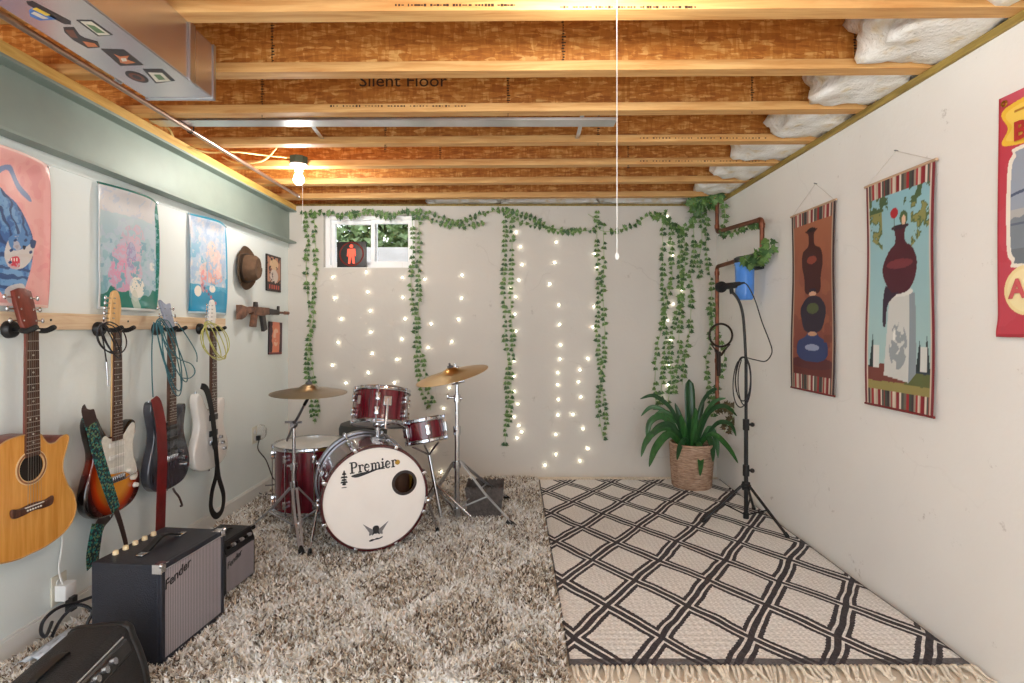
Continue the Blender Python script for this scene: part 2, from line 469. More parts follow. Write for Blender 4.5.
def glass_mat():
    m, nt, b = nodes('window_glass')
    b.inputs['Base Color'].default_value = (1, 1, 1, 1); b.inputs['Roughness'].default_value = .0
    b.inputs['Transmission Weight'].default_value = 1.; b.inputs['IOR'].default_value = 1.0 + .12
    return m
glass = glass_mat()
sash(wx0 + .035, xm + .02, yf + .045)
sash(xm - .02, wx1 - .035, yf + .01)
MB().span((wx0 + .001, WB + .002, wz0), (wx1 - .001, yf, wz0 + .006)).build('window_sill', white_paint, win, False)

well_m = mat('window_well_concrete', rgb(190, 190, 190), .7, 0, .1, 5, .2, 25)
struct(MB().span((-2.6, 5.25, 1.2), (.4, 5.4, 1.985)).build('outside_well_wall', well_m, smooth=False), 'pale concrete wall of the window well')
struct(MB().span((-2.6, WT, 1.45), (.4, 5.25, 1.5)).build('outside_ground', well_m, smooth=False), 'gravel floor of the window well')
lawn = mat('outside_lawn', rgb(96, 120, 60), .9, 0, .3, 8)
struct(MB().span((-6, 5.4, 1.85), (4, 10, 1.96)).build('outside_lawn', lawn, smooth=False), 'lawn beyond the window well')

def leafy(name, label, c, rx, ry, rz, n, size, m, group=None, seed=1):
    rg = np.random.default_rng(seed); s = MB()
    for _ in range(n):
        d = rg.normal(size=3); d /= np.linalg.norm(d); r = rg.uniform(.55, 1) 
        p = Vector((d[0] * rx * r, d[1] * ry * r, abs(d[2]) * rz * r if d[2] < 0 else d[2] * rz * r))
        q = Quaternion(rg.normal(size=4)).normalized().to_matrix().to_4x4()
        z = size * rg.uniform(.7, 1.3)
        s.add([(-.5 * z, 0, 0), (0, 0, .2 * z), (.5 * z, 0, 0), (0, 1.1 * z, 0), (0, .5 * z, .1 * z)], [(0, 1, 4), (1, 2, 4), (0, 4, 3), (4, 2, 3)], 0, Matrix.Translation(p) @ q)
    t = thing(name, label, 'shrub', c, group=group)
    s.build('foliage', m, t, fix=False)
    st = MB()
    for k in range(5):
        a = k * 1.3; st.tube(cr([(0, 0, -.05), (.1 * rx * math.cos(a), .1 * ry * math.sin(a), rz * .3), (.5 * rx * math.cos(a), .5 * ry * math.sin(a), rz * .8)], 4), [.012] * 8 + [.006], 6)
    st.build('stem', mat('bark', rgb(90, 70, 50), .8, 0, .2, 30), t)
    return t
leafA = mat('shrub_leaf', rgb(104, 124, 80), .5, 0, .35, 14)
leafB = mat('dark_shrub_leaf', rgb(84, 106, 98), .5, 0, .35, 14)
leafy('garden_shrub', 'bright green shrub growing outside behind the window sash that holds the sign', (-1.55, 5.95, 1.96), .5, .35, .75, 1500, .075, leafA, 'shrubs outside the window', 3)
leafy('garden_shrub', 'darker green shrub growing outside behind the clear half of the window', (-.62, 6.3, 1.96), .55, .4, .6, 1500, .075, leafB, 'shrubs outside the window', 4)

# sign on the sill: a pedestrian signal face
sg = thing('signal_sign', 'black square sign with a red standing figure on the window sill', 'sign', (at(352, 268, WB + .018).x, WB + .018, wz0 + .006), (R(-4), R(-1.5), 0))
MB().rprism([(-.118, 0), (.118, 0), (.118, .21), (-.118, .21)], -.012, .012, .004).build('housing', black, sg)
MB().lathe([(.088, 0), (.094, .004), (.1, 0)], 40, Matrix.Translation((0, -.012, .108)) @ Matrix.Rotation(PI / 2, 4, 'X')).build('lens_ring', mat('dark_red_ring', rgb(120, 40, 34), .4, 0), sg)
redfig = emit('signal_red', rgb(255, 84, 58), .55)
fg = MB(); yy = (-.0155, -.0118)
fg.prism(circ(.0145, 14, 0, .172), *yy)
fg.prism([(-.03, .15), (.03, .15), (.036, .09), (.028, .09), (.024, .12), (.022, .095), (.027, .03), (.01, .03), (.002, .085), (-.002, .085), (-.01, .03), (-.027, .03), (-.022, .095), (-.024, .12), (-.028, .09), (-.036, .09)], *yy)
fg.build('standing_figure', redfig, sg)

# ------------------------------------------------------------------ insulation
def fluff_mat():
    m, nt, b = nodes('white_insulation'); L = nt.links.new
    tc = N(nt, 'ShaderNodeTexCoord'); n = N(nt, 'ShaderNodeTexNoise', i_Scale=9., i_Detail=4.); L(tc.outputs['Object'], n.inputs['Vector'])
    r = ramp(nt, n.outputs['Fac'], [(.3, rgb(226, 205, 160)), (.45, rgb(240, 236, 228)), (.7, rgb(250, 249, 246))])
    L(r.outputs[0], b.inputs['Base Color']); b.inputs['Roughness'].default_value = .9
    n2 = N(nt, 'ShaderNodeTexNoise', i_Scale=60., i_Detail=6.); L(tc.outputs['Object'], n2.inputs['Vector'])
    bp = N(nt, 'ShaderNodeBump', i_Strength=.7, i_Distance=.01); L(n2.outputs['Fac'], bp.inputs['Height']); L(bp.outputs[0], b.inputs['Normal'])
    return m
fluff = fluff_mat()
from mathutils import noise as mnoise
def batt(name, label, lo, hi, seed, grp):
    c = Vector([(a + b) / 2 for a, b in zip(lo, hi)]); d = Vector([(b - a) / 2 for a, b in zip(lo, hi)])
    bm = bmesh.new(); bmesh.ops.create_cube(bm, size=2); bmesh.ops.subdivide_edges(bm, edges=bm.edges, cuts=9, use_grid_fill=True)
    for v in bm.verts:
        p = v.co.copy(); q = p.normalized() * 1.25
        p = p.lerp(q, .45)
        k = mnoise.noise(p * 2.2 + Vector((seed * 7.1, 0, 0))) * .30 + mnoise.noise(p * 5 + Vector((seed * 3.1, 0, 0))) * .13
        p = p + p.normalized() * k
        v.co = Vector((p.x * d.x, p.y * d.y, max(-1.02, p.z) * d.z))
    me = bpy.data.meshes.new(name); bm.to_mesh(me); bm.free(); me.materials.append(fluff)
    me.polygons.foreach_set('use_smooth', [True] * len(me.polygons))
    o = bpy.data.objects.new(name, me); COL.objects.link(o); o.location = c
    return tag(o, label, 'insulation', grp)
ords = ['first', 'second', 'third', 'fourth', 'fifth', 'sixth', 'seventh', 'eighth']
bays = [(JY[k], JY[k + 1] - FW) for k in range(len(JY) - 1)][::-1]
for i, (a, c) in enumerate(bays):
    batt('insulation_batt', 'white insulation batt over the banner wall, %s joist bay from the far wall' % ords[i], (1.36 - .02 * (i % 3), a + .0, 2.215), (WR + .12, c - .0, 2.50), i + 1, 'insulation batts over the banner wall')
for i, (a, c) in enumerate([(430, 500), (503, 600), (603, 690)]):
    p, q = at(a, 205, 4.40), at(c, 205, 4.40)
    batt('insulation_roll', ['short grey-white insulation piece on top of the far wall nearest the window', 'white insulation piece on top of the far wall above the middle ivy', 'white insulation piece on top of the far wall beside the dense ivy clump'][i], (p.x, 4.36, 2.215), (q.x, 4.53, 2.36), 20 + i, 'insulation along the far wall')

# ------------------------------------------------------------------ overhead services
dk = thing('air_duct', 'shiny rectangular metal air duct hung below the joists, stickers on its underside', 'duct', (-1.175, 1.908, 2.008))
d = MB(); hw = .117; ln = 1.908 - Y0
d.span((-hw, -ln, 0), (hw, -.0, .188)); d.build('duct_body', ductm, dk, False, bevel=.004)
s = MB()
s.span((hw, -.155, -.004), (hw + .007, -.125, .19)).build('seam_cleat', galv, dk, False, bevel=.002)
MB().span((-hw - .007, -.155, -.004), (-hw, -.125, .19)).build('seam_cleat', galv, dk, False, bevel=.002)
s = MB(); s.span((-hw - .003, -.012, -.004), (hw + .003, .002, .002)).span((hw, -.012, -.004), (hw + .004, .002, .188)); s.build('end_flange', galv, dk, False)
sk = {k: mat('sticker_' + k, rgb(*c), .35, 0, .12, 80) for k, c in dict(dark=(42, 34, 36), orange=(206, 120, 70), brown=(120, 66, 42), teal=(120, 190, 170), cream=(226, 220, 205), blue=(60, 120, 200), yellow=(240, 205, 70), green=(96, 130, 84), red=(190, 60, 50)).items()}
def sticker(name, label, px_poly, inner):
    """flat sticker on the duct's underside; outlines in the photograph's survey of that plane"""
    pts = [onz(x, y, 2.0075) for x, y in px_poly]
    c = sum(pts, Vector()) / len(pts)
    t = thing(name, label, 'sticker', (c.x, c.y, 2.0078), group='stickers under the air duct')
    def flat(nm, P, m, z):
        n = len(P); vs = [(p.x - c.x, p.y - c.y, z) for p in P] + [(p.x - c.x, p.y - c.y, z - .0008) for p in P]
        MB().add(vs, [tuple(range(n)), tuple(range(2 * n - 1, n - 1, -1))] + [(i, (i + 1) % n, n + (i + 1) % n, n + i) for i in range(n)]).build(nm, m, t, False)
    flat('backing', pts, sk[inner[0]], 0)
    for k, (m, P) in enumerate(inner[1]):
        flat('motif', [onz(x, y, 2.0075) for x, y in P], sk[m], -.0009 - .0003 * k)
Z = lambda L_: [(x / 4.6545, y / 4.6545) for x, y in L_]
sticker('duct_sticker', 'dark picture sticker with an orange flower under the duct', Z([(470, 228), (578, 232), (668, 303), (560, 306)]), ('dark', [('orange', Z([(530, 250), (560, 262), (600, 258), (590, 275), (630, 290), (590, 296), (560, 290), (555, 272)])), ('cream', Z([(562, 270), (585, 268), (592, 282), (570, 284)]))]))
sticker('duct_sticker', 'brown guitar shaped sticker under the duct', Z([(295, 128), (345, 128), (372, 165), (395, 178), (455, 195), (465, 220), (410, 225), (365, 200), (340, 186), (300, 150)]), ('dark', [('brown', Z([(305, 138), (340, 138), (362, 176), (330, 170)])), ('orange', Z([(385, 190), (440, 200), (455, 215), (410, 216)]))]))
sticker('duct_sticker', 'small pale green picture sticker beside the duct edge', Z([(355, 94), (430, 95), (525, 163), (455, 168)]), ('dark', [('cream', Z([(375, 98), (425, 99), (512, 160), (460, 162)])), ('green', Z([(400, 110), (440, 118), (490, 152), (450, 150)]))]))
sticker('duct_sticker', 'black framed pale sticker nearest the end of the duct', Z([(665, 322), (755, 322), (815, 376), (725, 388)]), ('dark', [('cream', Z([(690, 336), (755, 338), (795, 376), (728, 380)])), ('green', Z([(715, 345), (745, 345), (770, 368), (740, 370)]))]))
oc = [(637 + 53 * math.cos(a) + 14 * math.sin(a), 358 + 24 * math.sin(a) + 12 * math.cos(a)) for a in [2 * PI * k / 28 for k in range(28)]]
oi = [(637 + .7 * (x - 637), 358 + .7 * (y - 358)) for x, y in oc]
oj = [(637 + .4 * (x - 637), 358 + .4 * (y - 358)) for x, y in oc]
sticker('duct_sticker', 'round dark brown sticker under the duct', Z(oc), ('dark', [('brown', Z(oi)), ('dark', Z(oj))]))
sticker('duct_sticker', 'long dark sticker with blue and yellow bands under the duct', Z([(122, 8), (150, 6), (330, 100), (330, 114), (300, 112), (130, 22)]), ('dark', []))
sticker('duct_sticker', 'blue and yellow striped sticker next to the long dark one', Z([(135, 50), (165, 30), (240, 70), (270, 90), (185, 95), (140, 75)]), ('blue', [('yellow', Z([(150, 40), (170, 34), (235, 68), (215, 72)])), ('cream', Z([(145, 60), (160, 52), (225, 84), (200, 86)]))]))

cp = thing('conduit_pipe', 'long metal pipe running under the joists toward the bare bulb', 'pipe', (-1.6, 4.0, 2.178))
MB().rod((0, -3.9, 0), (0, 0, 0), .0115, seg=14).build('pipe_run', mat('pipe_steel', rgb(186, 160, 146), .3, .9, .15, 5), cp)
MB().rod((0, -.004, 0), (0, .012, 0), .014, seg=14).build('end_cap', chrome, cp)
for yy in (-1.33, -2.5):
    h = MB(); h.tube([(-.015, yy, .03), (-.016, yy, 0)] + [(.016 * math.cos(a), yy, .016 * math.sin(a)) for a in (PI, PI * 1.25, PI * 1.5, PI * 1.75, 2 * PI)] + [(.016, yy, .03)], .003, 6); h.build('hanger_hook', blackm, cp)
pn = thing('metal_strip', 'bright galvanised channel strip running between two joists', 'strip', (-.76, 2.615, 2.19))
pb = MB().span((-.98, -.04, 0), (1.25, .04, .003)).span((-.98, -.042, 0), (1.25, -.039, .014)).span((-.98, .039, 0), (1.25, .042, .014))
pb.build('channel', galv, pn, False)
for k, (a, c) in enumerate([((305, 121), (323, 138)), ((583, 117), (577, 137))]):
    p, q = at(*a, 2.60), at(*c, 2.93); q.z = 2.222; p.z = 2.245
    t = thing('joist_brace', ['bent metal brace between joists nearest the bare bulb', 'bent metal brace between joists beside the pull string'][k], 'brace', p, group='metal joist braces')
    MB().ribbon([(0, 0, 0), (q - p) * .5 + Vector((0, 0, -.012)), q - p], .02, .003, side=(1, 0, 0)).build('strap', galv, t, False)
cab = mat('yellow_cable', rgb(226, 200, 130), .5, 0, .08, 20)
wp = [at(150, 122, 2.62), at(168, 128, 2.7), at(178, 142, 2.85), at(205, 152, 2.97), at(235, 152, 3.1), at(262, 155, 3.25), at(292, 158, 3.3)]
tag(MB().tube(cr(wp, 6), .005, 6).build('house_wire', cab), 'yellow electrical cable looping along the joists to the bare bulb holder', 'cable')
wp = [at(222, 157, 3.28), at(238, 163, 3.28), at(262, 161, 3.28), at(275, 150, 3.30), at(277, 145, 3.32)]
tag(MB().tube(cr(wp, 6), .005, 6).build('house_wire', cab), 'short loose loop of yellow cable above the steel beam', 'cable')

# ------------------------------------------------------------------ lamps
bulb_m = emit('lit_bulb', (1., .945, .87), 260.)
def lampholder(label, loc, string_len, power_m=bulb_m):
    t = thing('ceiling_lamp', label, 'lamp', loc, group='bare bulb ceiling lamps')
    MB().lathe([(0, 0), (.052, 0), (.054, -.004), (.054, -.04), (.05, -.044), (0, -.044)], 8).build('junction_box', mat('box_green', rgb(76, 104, 98), .4, .2, .1, 30), t, ang=20)
    MB().lathe([(0, -.044), (.05, -.044), (.052, -.05), (.04, -.062), (.026, -.07), (.024, -.085), (0, -.085)], 28).build('lampholder', mat('porcelain', rgb(236, 234, 228), .25, 0), t)
    MB().lathe([(.0, -.084), (.014, -.086), (.016, -.1), (.026, -.118), (.031, -.138), (.027, -.156), (.014, -.168), (0, -.171)], 24).build('bulb', power_m, t)
    s = MB().tube([(.03, -.02, -.06), (.034, -.025, -.12), (.034, -.025, -.2), (.034, -.025, -string_len)], .0012, 6); s.ball((.034, -.025, -string_len), .006, 8, (1, 1, 1.6))
    s.build('pull_string', white_paint, t)
    return t
lb = at(301, 158, 3.28)
lampholder('bare glowing bulb in a green junction box above the steel beam', (lb.x - .022, 3.30, 2.245), .42)
lm = lampholder('bare glowing bulb with a long white pull string overhead', (.232, 1.42, 2.245), .86)
# two unseen bulbs added behind the camera as fill light for the room
lampholder('added unseen fill bulb over the near part of the room by the banner wall', (.75, -.2, 2.245), .4)
lampholder('added unseen fill bulb over the near part of the room by the mint wall', (-.9, -.5, 2.245), .4)

# ------------------------------------------------------------------ world, camera
wd = bpy.data.worlds.new('daylight'); SC.world = wd; wd.use_nodes = True
bgn = wd.node_tree.nodes['Background']; bgn.inputs[0].default_value = (.86, .935, 1., 1); bgn.inputs[1].default_value = 2.5
cam = bpy.data.cameras.new('camera'); co = bpy.data.objects.new('camera', cam); COL.objects.link(co)
co.location = (0, 0, CAMZ); co.rotation_euler = (PI / 2, 0, 0)
cam.sensor_width = 36; cam.lens = F / 1024 * 36
cam.shift_x = -(CX - 512) / 1024; cam.shift_y = (CY - 341.5) / 1024
cam.clip_start = .02
SC.camera = co
SC.view_settings.view_transform = 'Standard'; SC.view_settings.look = 'None'
SC.view_settings.exposure = .72; SC.view_settings.gamma = 1.; SC.view_settings.use_curve_mapping = False
SC.cycles.use_denoising = True
SC.cycles.sample_clamp_indirect = 8.

# ================================================================== RUGS
def shag():
    x0, x1, y0, y1 = -1.775, .182, 1.80, 4.26
    t = thing('shag_rug', 'speckled beige and grey shag rug under the drum kit and amplifiers', 'rug', ((x0 + x1) / 2, (y0 + y1) / 2, 0))
    cx, cy = (x0 + x1) / 2, (y0 + y1) / 2
    MB().span((x0 - cx, y0 - cy, .001), (x1 - cx, y1 - cy, .012)).build('backing', mat('rug_backing', rgb(150, 136, 116), .9, 0, .15, 30), t, False)
    n = 125000
    bx_, by_ = RNG.uniform(x0, x1, n), y0 + (y1 - y0) * RNG.random(n) ** 1.35
    # lattice of lighter yarn woven into the rug
    u = (bx_ - .1) / .62; v = by_ / .62
    wob = .05 * np.sin(by_ * 9 + 3 * np.sin(bx_ * 5))
    d = np.minimum(np.abs((u + v + wob) % 1 - .5), np.abs((u - v + wob) % 1 - .5))
    light = np.clip((.11 - d) / .05, 0, 1)
    gx = np.clip((bx_ - x0) / (x1 - x0), 0, 1); gy = np.clip((by_ - y0) / (y1 - y0), 0, 1)
    patch = fbm(gx[None], gy[None], 5, 6, 5)[0]
    pal = np.array([s2l((a / 255, b / 255, c / 255)) for a, b, c in [(252, 250, 248), (236, 229, 218), (206, 192, 172), (152, 134, 114), (86, 73, 63)]])
    w_l = np.array([.58, .26, .09, .05, .02]); w_d = np.array([.20, .24, .22, .19, .15])
    lf = np.clip(.30 - .26 * gy + .85 * light + 1.1 * (patch - .5), 0, 1)
    P = w_d[None] * (1 - lf[:, None]) + w_l[None] * lf[:, None]
    ch = (RNG.random(n)[:, None] > np.cumsum(P, 1)).sum(1).clip(0, 4)
    col = pal[ch] * RNG.uniform(.85, 1.12, n)[:, None]
    col *= np.array([1.0, .985, .96])[None]
    h = RNG.uniform(.016, .034, n) + .006 * (patch - .5)
    a = RNG.uniform(0, 2 * PI, n); lean = RNG.uniform(.2, 1.1, n) * h
    la = RNG.uniform(0, 2 * PI, n); wd_ = RNG.uniform(.0032, .0062, n)
    bx_ -= cx; by_ -= cy
    dx, dy = np.cos(a) * wd_, np.sin(a) * wd_
    base = np.full(n, .010)
    V = np.empty((n, 5, 3))
    V[:, 0] = np.stack([bx_ - dx, by_ - dy, base], 1); V[:, 1] = np.stack([bx_ + dx, by_ + dy, base], 1)
    mx, my = bx_ + .4 * lean * np.cos(la), by_ + .4 * lean * np.sin(la)
    V[:, 2] = np.stack([mx + dx * .9, my + dy * .9, base + h * .65], 1); V[:, 3] = np.stack([mx - dx * .9, my - dy * .9, base + h * .65], 1)
    V[:, 4] = np.stack([bx_ + lean * np.cos(la), by_ + lean * np.sin(la), base + h], 1)
    idx = np.arange(n)[:, None] * 5
    quads = idx + np.array([0, 1, 2, 3]); tris = idx + np.array([3, 2, 4])
    me = bpy.data.meshes.new('pile')
    me.vertices.add(n * 5); me.vertices.foreach_set('co', V.ravel())
    me.loops.add(n * 7); me.polygons.add(n * 2)
    lp = np.concatenate([quads, tris], 1).ravel()
    me.loops.foreach_set('vertex_index', lp.astype(np.int32))
    st = np.stack([np.arange(n) * 7, np.arange(n) * 7 + 4], 1).ravel()
    me.polygons.foreach_set('loop_start', st.astype(np.int32))
    me.update(calc_edges=True); me.validate()
    at_ = me.color_attributes.new('Col', 'FLOAT_COLOR', 'POINT')
    at_.data.foreach_set('color', np.repeat(np.concatenate([np.clip(col, 0, 1), np.ones((n, 1))], 1), 5, 0).ravel())
    me.materials.append(attr_mat('shag_yarn', .85))
    o = bpy.data.objects.new('pile', me); COL.objects.link(o); o.parent = t; o['kind'] = 'stuff'
shag()

class E:
    """arithmetic on shader sockets"""
    nt = None
    def __init__(s, k): s.k = k
    @staticmethod
    def op(o, *a):
        n = E.nt.nodes.new('ShaderNodeMath'); n.operation = o
        for i, x in enumerate(a):
            if isinstance(x, E): E.nt.links.new(x.k, n.inputs[i])
            else: n.inputs[i].default_value = x
        return E(n.outputs[0])
    def __add__(s, o): return E.op('ADD', s, o)
    def __sub__(s, o): return E.op('SUBTRACT', s, o)
    def __mul__(s, o): return E.op('MULTIPLY', s, o)
    def frac(s): return E.op('FRACT', s)
    def abs(s): return E.op('ABSOLUTE', s)
    def lt(s, o): return E.op('LESS_THAN', s, o)
    def gt(s, o): return E.op('GREATER_THAN', s, o)
    def sin(s): return E.op('SINE', s)
def kilim_mat():
    m, nt, b = nodes('diamond_weave'); E.nt = nt; L = nt.links.new
    tc = N(nt, 'ShaderNodeTexCoord'); sp = N(nt, 'ShaderNodeSeparateXYZ'); L(tc.outputs['Object'], sp.inputs[0])
    nz = N(nt, 'ShaderNodeTexNoise', i_Scale=3.5, i_Detail=2.); L(tc.outputs['Object'], nz.inputs['Vector'])
    sc = N(nt, 'ShaderNodeSeparateColor'); L(nz.outputs['Color'], sc.inputs[0])
    x = E(sp.outputs[0]) + (E(sc.outputs[0]) - .5) * .05; y = E(sp.outputs[1]) + (E(sc.outputs[1]) - .5) * .05
    u = (x - .005) * (1 / .338); v = (y - .40) * (1 / .46)
    d1 = ((u + v).frac() - .5).abs(); d2 = ((u - v).frac() - .5).abs()
    saw = ((y * 55.).frac() - .5).abs() * .022
    d = E.op('MINIMUM', d1, d2)
    ds = d + saw
    dark = ds.lt(.150)
    cream = d.gt(.044) * d.lt(.080)
    field_dash = ((y * 95.).frac().lt(.30)) * ((x * 46. + (y * 95. - (y * 95.).frac()) * .37).frac().lt(.62)) * .30
    yl = E(sp.outputs[1]); edge = yl.lt(.035) * (d.gt(.02))
    xe = E(sp.outputs[0])
    border = E.op('MAXIMUM', xe.lt(-.700), xe.gt(.700)) * .8
    k = E.op('MAXIMUM', E.op('MAXIMUM', dark * (E.op('SUBTRACT', 1., cream)), edge * .9), E.op('MAXIMUM', field_dash, border))
    mix = N(nt, 'ShaderNodeMix', data_type='RGBA'); L(k.k, mix.inputs['Factor'])
    n2 = N(nt, 'ShaderNodeTexNoise', i_Scale=120., i_Detail=2.); L(tc.outputs['Object'], n2.inputs['Vector'])
    ca = ramp(nt, n2.outputs['Fac'], [(.3, rgb(222, 218, 212)), (.7, rgb(248, 245, 240))]); cb = ramp(nt, n2.outputs['Fac'], [(.3, rgb(44, 40, 44)), (.7, rgb(72, 66, 70))])
    L(ca.outputs[0], mix.inputs['A']); L(cb.outputs[0], mix.inputs['B']); L(mix.outputs['Result'], b.inputs['Base Color'])
    b.inputs['Roughness'].default_value = .9
    wv = ((y * 190.).sin() + (x * 260.).sin())
    bp = N(nt, 'ShaderNodeBump', i_Strength=.35, i_Distance=.003); L(wv.k, bp.inputs['Height']); L(bp.outputs[0], b.inputs['Normal'])
    return m
kx0, kx1, ky0, ky1 = .195, 1.607, 1.90, 4.22
kr = thing('woven_rug', 'flat cream rug with dark diamond lattice along the banner wall', 'rug', ((kx0 + kx1) / 2, ky0, 0))
nu, nv = 60, 90
hw_ = (kx1 - kx0) / 2; vs = []; fs = []
for j in range(nv + 1):
    for i in range(nu + 1):
        xx = -hw_ + 2 * hw_ * i / nu; yy = (ky1 - ky0) * j / nv
        zz = .009 + .004 * (mnoise.noise(Vector((xx * 5, yy * 4, 1.3))) + .5) + (.004 * max(0, math.sin(yy * 2.9 + xx * 1.2)) ** 6)
        vs.append((xx, yy, max(.006, zz)))
for j in range(nv):
    for i in range(nu):
        a = j * (nu + 1) + i; fs.append((a, a + 1, a + nu + 2, a + nu + 1))
o = MB().add(vs, fs).build('weave', kilim_mat(), kr)
sd = o.modifiers.new('Solidify', 'SOLIDIFY'); sd.thickness = .005; sd.offset = -1
fr = MB()
for e, (yb, dr, nn) in enumerate(((0, -1, 88), (ky1 - ky0, 1, 88))):
    for k in range(nn):
        x = -hw_ + .008 + (2 * hw_ - .016) * k / (nn - 1)
        l = random.uniform(.055, .09) * (1 if e == 0 else .8); a = random.uniform(-.5, .5)
        P = [(x, yb, .010), (x + .2 * l * a, yb + dr * .3 * l, .017 + random.uniform(0, .006)), (x + l * a * .6, yb + dr * .7 * l, .009), (x + l * a + random.uniform(-.012, .012), yb + dr * l, .005)]
        fr.tube(cr(P, 3), [.0055] * 3 + [.007, .0055, .005] + [.0055] * 3 + [.006], 5)
o = fr.build('fringe', mat('fringe_yarn', rgb(222, 210, 192), .9, 0, .2, 60), kr); o['kind'] = 'stuff'

# ================================================================== DRUMS
def drum_shell_mat():
    m, nt, b = nodes('wine_red_shell'); L = nt.links.new
    tc = N(nt, 'ShaderNodeTexCoord'); mp = N(nt, 'ShaderNodeMapping'); mp.inputs['Scale'].default_value = (18, 18, .8)
    L(tc.outputs['Object'], mp.inputs[0]); n = N(nt, 'ShaderNodeTexNoise', i_Scale=5., i_Detail=4.); L(mp.outputs[0], n.inputs['Vector'])
    r = ramp(nt, n.outputs['Fac'], [(.3, rgb(56, 7, 18)), (.7, rgb(116, 15, 34))]); L(r.outputs[0], b.inputs['Base Color'])
    b.inputs['Roughness'].default_value = .22; b.inputs['Coat Weight'].default_value = .7; b.inputs['Coat Roughness'].default_value = .05
    return m
shellm = drum_shell_mat()
maple = mat('drum_inside', rgb(190, 140, 84), .5, 0, .1, 20)
headm = mat('drum_head', rgb(236, 228, 220), .4, 0, .02, 10)
clearhead = mat('worn_head', rgb(200, 200, 196), .3, 0, .08, 10)
def lug_mesh(h):
    m = MB(); m.rprism([(-.011, -h / 2), (.011, -h / 2), (.014, -h / 4), (.009, 0), (.014, h / 4), (.011, h / 2), (-.011, h / 2), (-.014, h / 4), (-.009, 0), (-.014, -h / 4)], -.022, 0, .004)
    return m
def ring(name, r, z, hh, th, m, t, seg=56, M=None):
    return MB().lathe([(r - th, z), (r + th * .4, z - .002), (r + th, z + .003), (r + th * .2, z + .006), (r, z + hh - .006), (r + th * .7, z + hh - .003), (r + th * .3, z + hh), (r - th, z + hh - .002)], seg, M, closed=True).build(name, m, t)
def drum(name, label, loc, rot, r, h, nl, top=headm, dbl=True, a0=.2):
    t = thing(name, label, 'drum', loc, rot)
    MB().lathe([(r, 0), (r, h), (r - .007, h), (r - .007, 0)], 64, closed=True).build('shell', [shellm], t)
    ring('top_hoop', r + .008, h - .012, .022, .004, chrome, t); ring('bottom_hoop', r + .008, -.010, .022, .004, chrome, t)
    MB().lathe([(0, h + .004), (r - .006, h + .004), (r + .004, h - .001), (r + .004, h - .003), (0, h + .002)], 64).build('batter_head', top, t)
    MB().lathe([(0, -.004), (r - .006, -.004), (r + .004, .001), (r + .004, .003), (0, -.002)], 64).build('resonant_head', headm, t)
    proto = rodp = None
    for k in range(nl):
        a = a0 + 2 * PI * k / nl
        for zz in ((h - .055, .055) if dbl else (h / 2,)):
            o = lug_mesh(.045 if dbl else .06).build('lug', chrome, t) if proto is None else dup(proto, t)
            proto = proto or o
            o.location = ((r) * math.cos(a), (r) * math.sin(a), zz); o.rotation_euler = (0, 0, a + PI / 2)
        if rodp is None:
            rodp = MB().rod((0, 0, 0), (0, 0, h + .004), .0028, seg=6).rod((0, 0, h - .006), (0, 0, h + .010), .006, seg=6).rod((0, 0, -.010), (0, 0, .006), .006, seg=6).build('tension_rod', chrome, t); o = rodp
        else: o = dup(rodp, t)
        o.location = ((r + .013) * math.cos(a), (r + .013) * math.sin(a), 0)
    return t
def tom_mount(t, r, z, a):
    c, s_ = math.cos(a), math.sin(a)
    m = MB(); m.box((r + .01, 0, z), (.03, .045, .055)); m.rod((r + .02, 0, z + .02), (r + .02, 0, z - .16), .008)
    o = m.build('mount_bracket', chrome, t, bevel=.004); o.rotation_euler = (0, 0, a)
# bass drum
bd = thing('bass_drum', 'wine red bass drum with white front head lettered Premier', 'drum', (-.816, 3.04, .309), (0, 0, R(23.8)))
RX = Matrix.Rotation(PI / 2, 4, 'X')                 # lathe z -> -y
L2 = .23; br = .262
MB().lathe([(br - .002, -L2 + .02), (br - .002, L2 - .02), (br - .01, L2 - .02), (br - .01, -L2 + .02)], 80, RX, closed=True).build('shell', shellm, bd)
hoopm = mat('dark_hoop', rgb(70, 22, 26), .25, 0, .15, 12, coat=.5)
for nm, zz, mm in (('front_hoop', L2 - .035, hoopm), ('rear_hoop', -L2 - .005, dchrome)):
    MB().lathe([(br + .002, zz), (br + .014, zz), (br + .016, zz + .004), (br + .016, zz + .036), (br + .013, zz + .04), (br + .002, zz + .04)], 80, RX, closed=True).build(nm, mm, bd)
# front head with a round port, cut as one triangulated sheet
bm = bmesh.new(); yh = -L2 + .004
oc = [bm.verts.new((x, yh, z)) for x, z in circ(br + .002, 80)]
pc = (.150, .062); pr = .056
ic = [bm.verts.new((x, yh, z)) for x, z in circ(pr, 36, *pc)]
ed = [bm.edges.new((c[i], c[i - 1])) for c in (oc, ic) for i in range(len(c))]
bmesh.ops.triangle_fill(bm, edges=ed, use_beauty=True)
me = bpy.data.meshes.new('front_head'); bm.to_mesh(me); bm.free(); me.materials.append(headm)
fh = bpy.data.objects.new('front_head', me); COL.objects.link(fh); fh.parent = bd
sd = fh.modifiers.new('Solidify', 'SOLIDIFY'); sd.thickness = .001
amb, nt, b = nodes('amber_head'); tr = N(nt, 'ShaderNodeBsdfTranslucent'); tr.inputs[0].default_value = (*rgb(250, 224, 140), 1); mxs = N(nt, 'ShaderNodeMixShader'); mxs.inputs[0].default_value = .75
b.inputs['Base Color'].default_value = (*rgb(236, 212, 130), 1); nt.links.new(b.outputs[0], mxs.inputs[1]); nt.links.new(tr.outputs[0], mxs.inputs[2]); nt.links.new(mxs.outputs[0], nt.nodes['Material Output'].inputs[0])
MB().lathe([(0, -L2 + .012), (br - .004, -L2 + .012), (br - .004, -L2 + .010), (0, -L2 + .010)], 64, RX).build('rear_head', amb, bd)
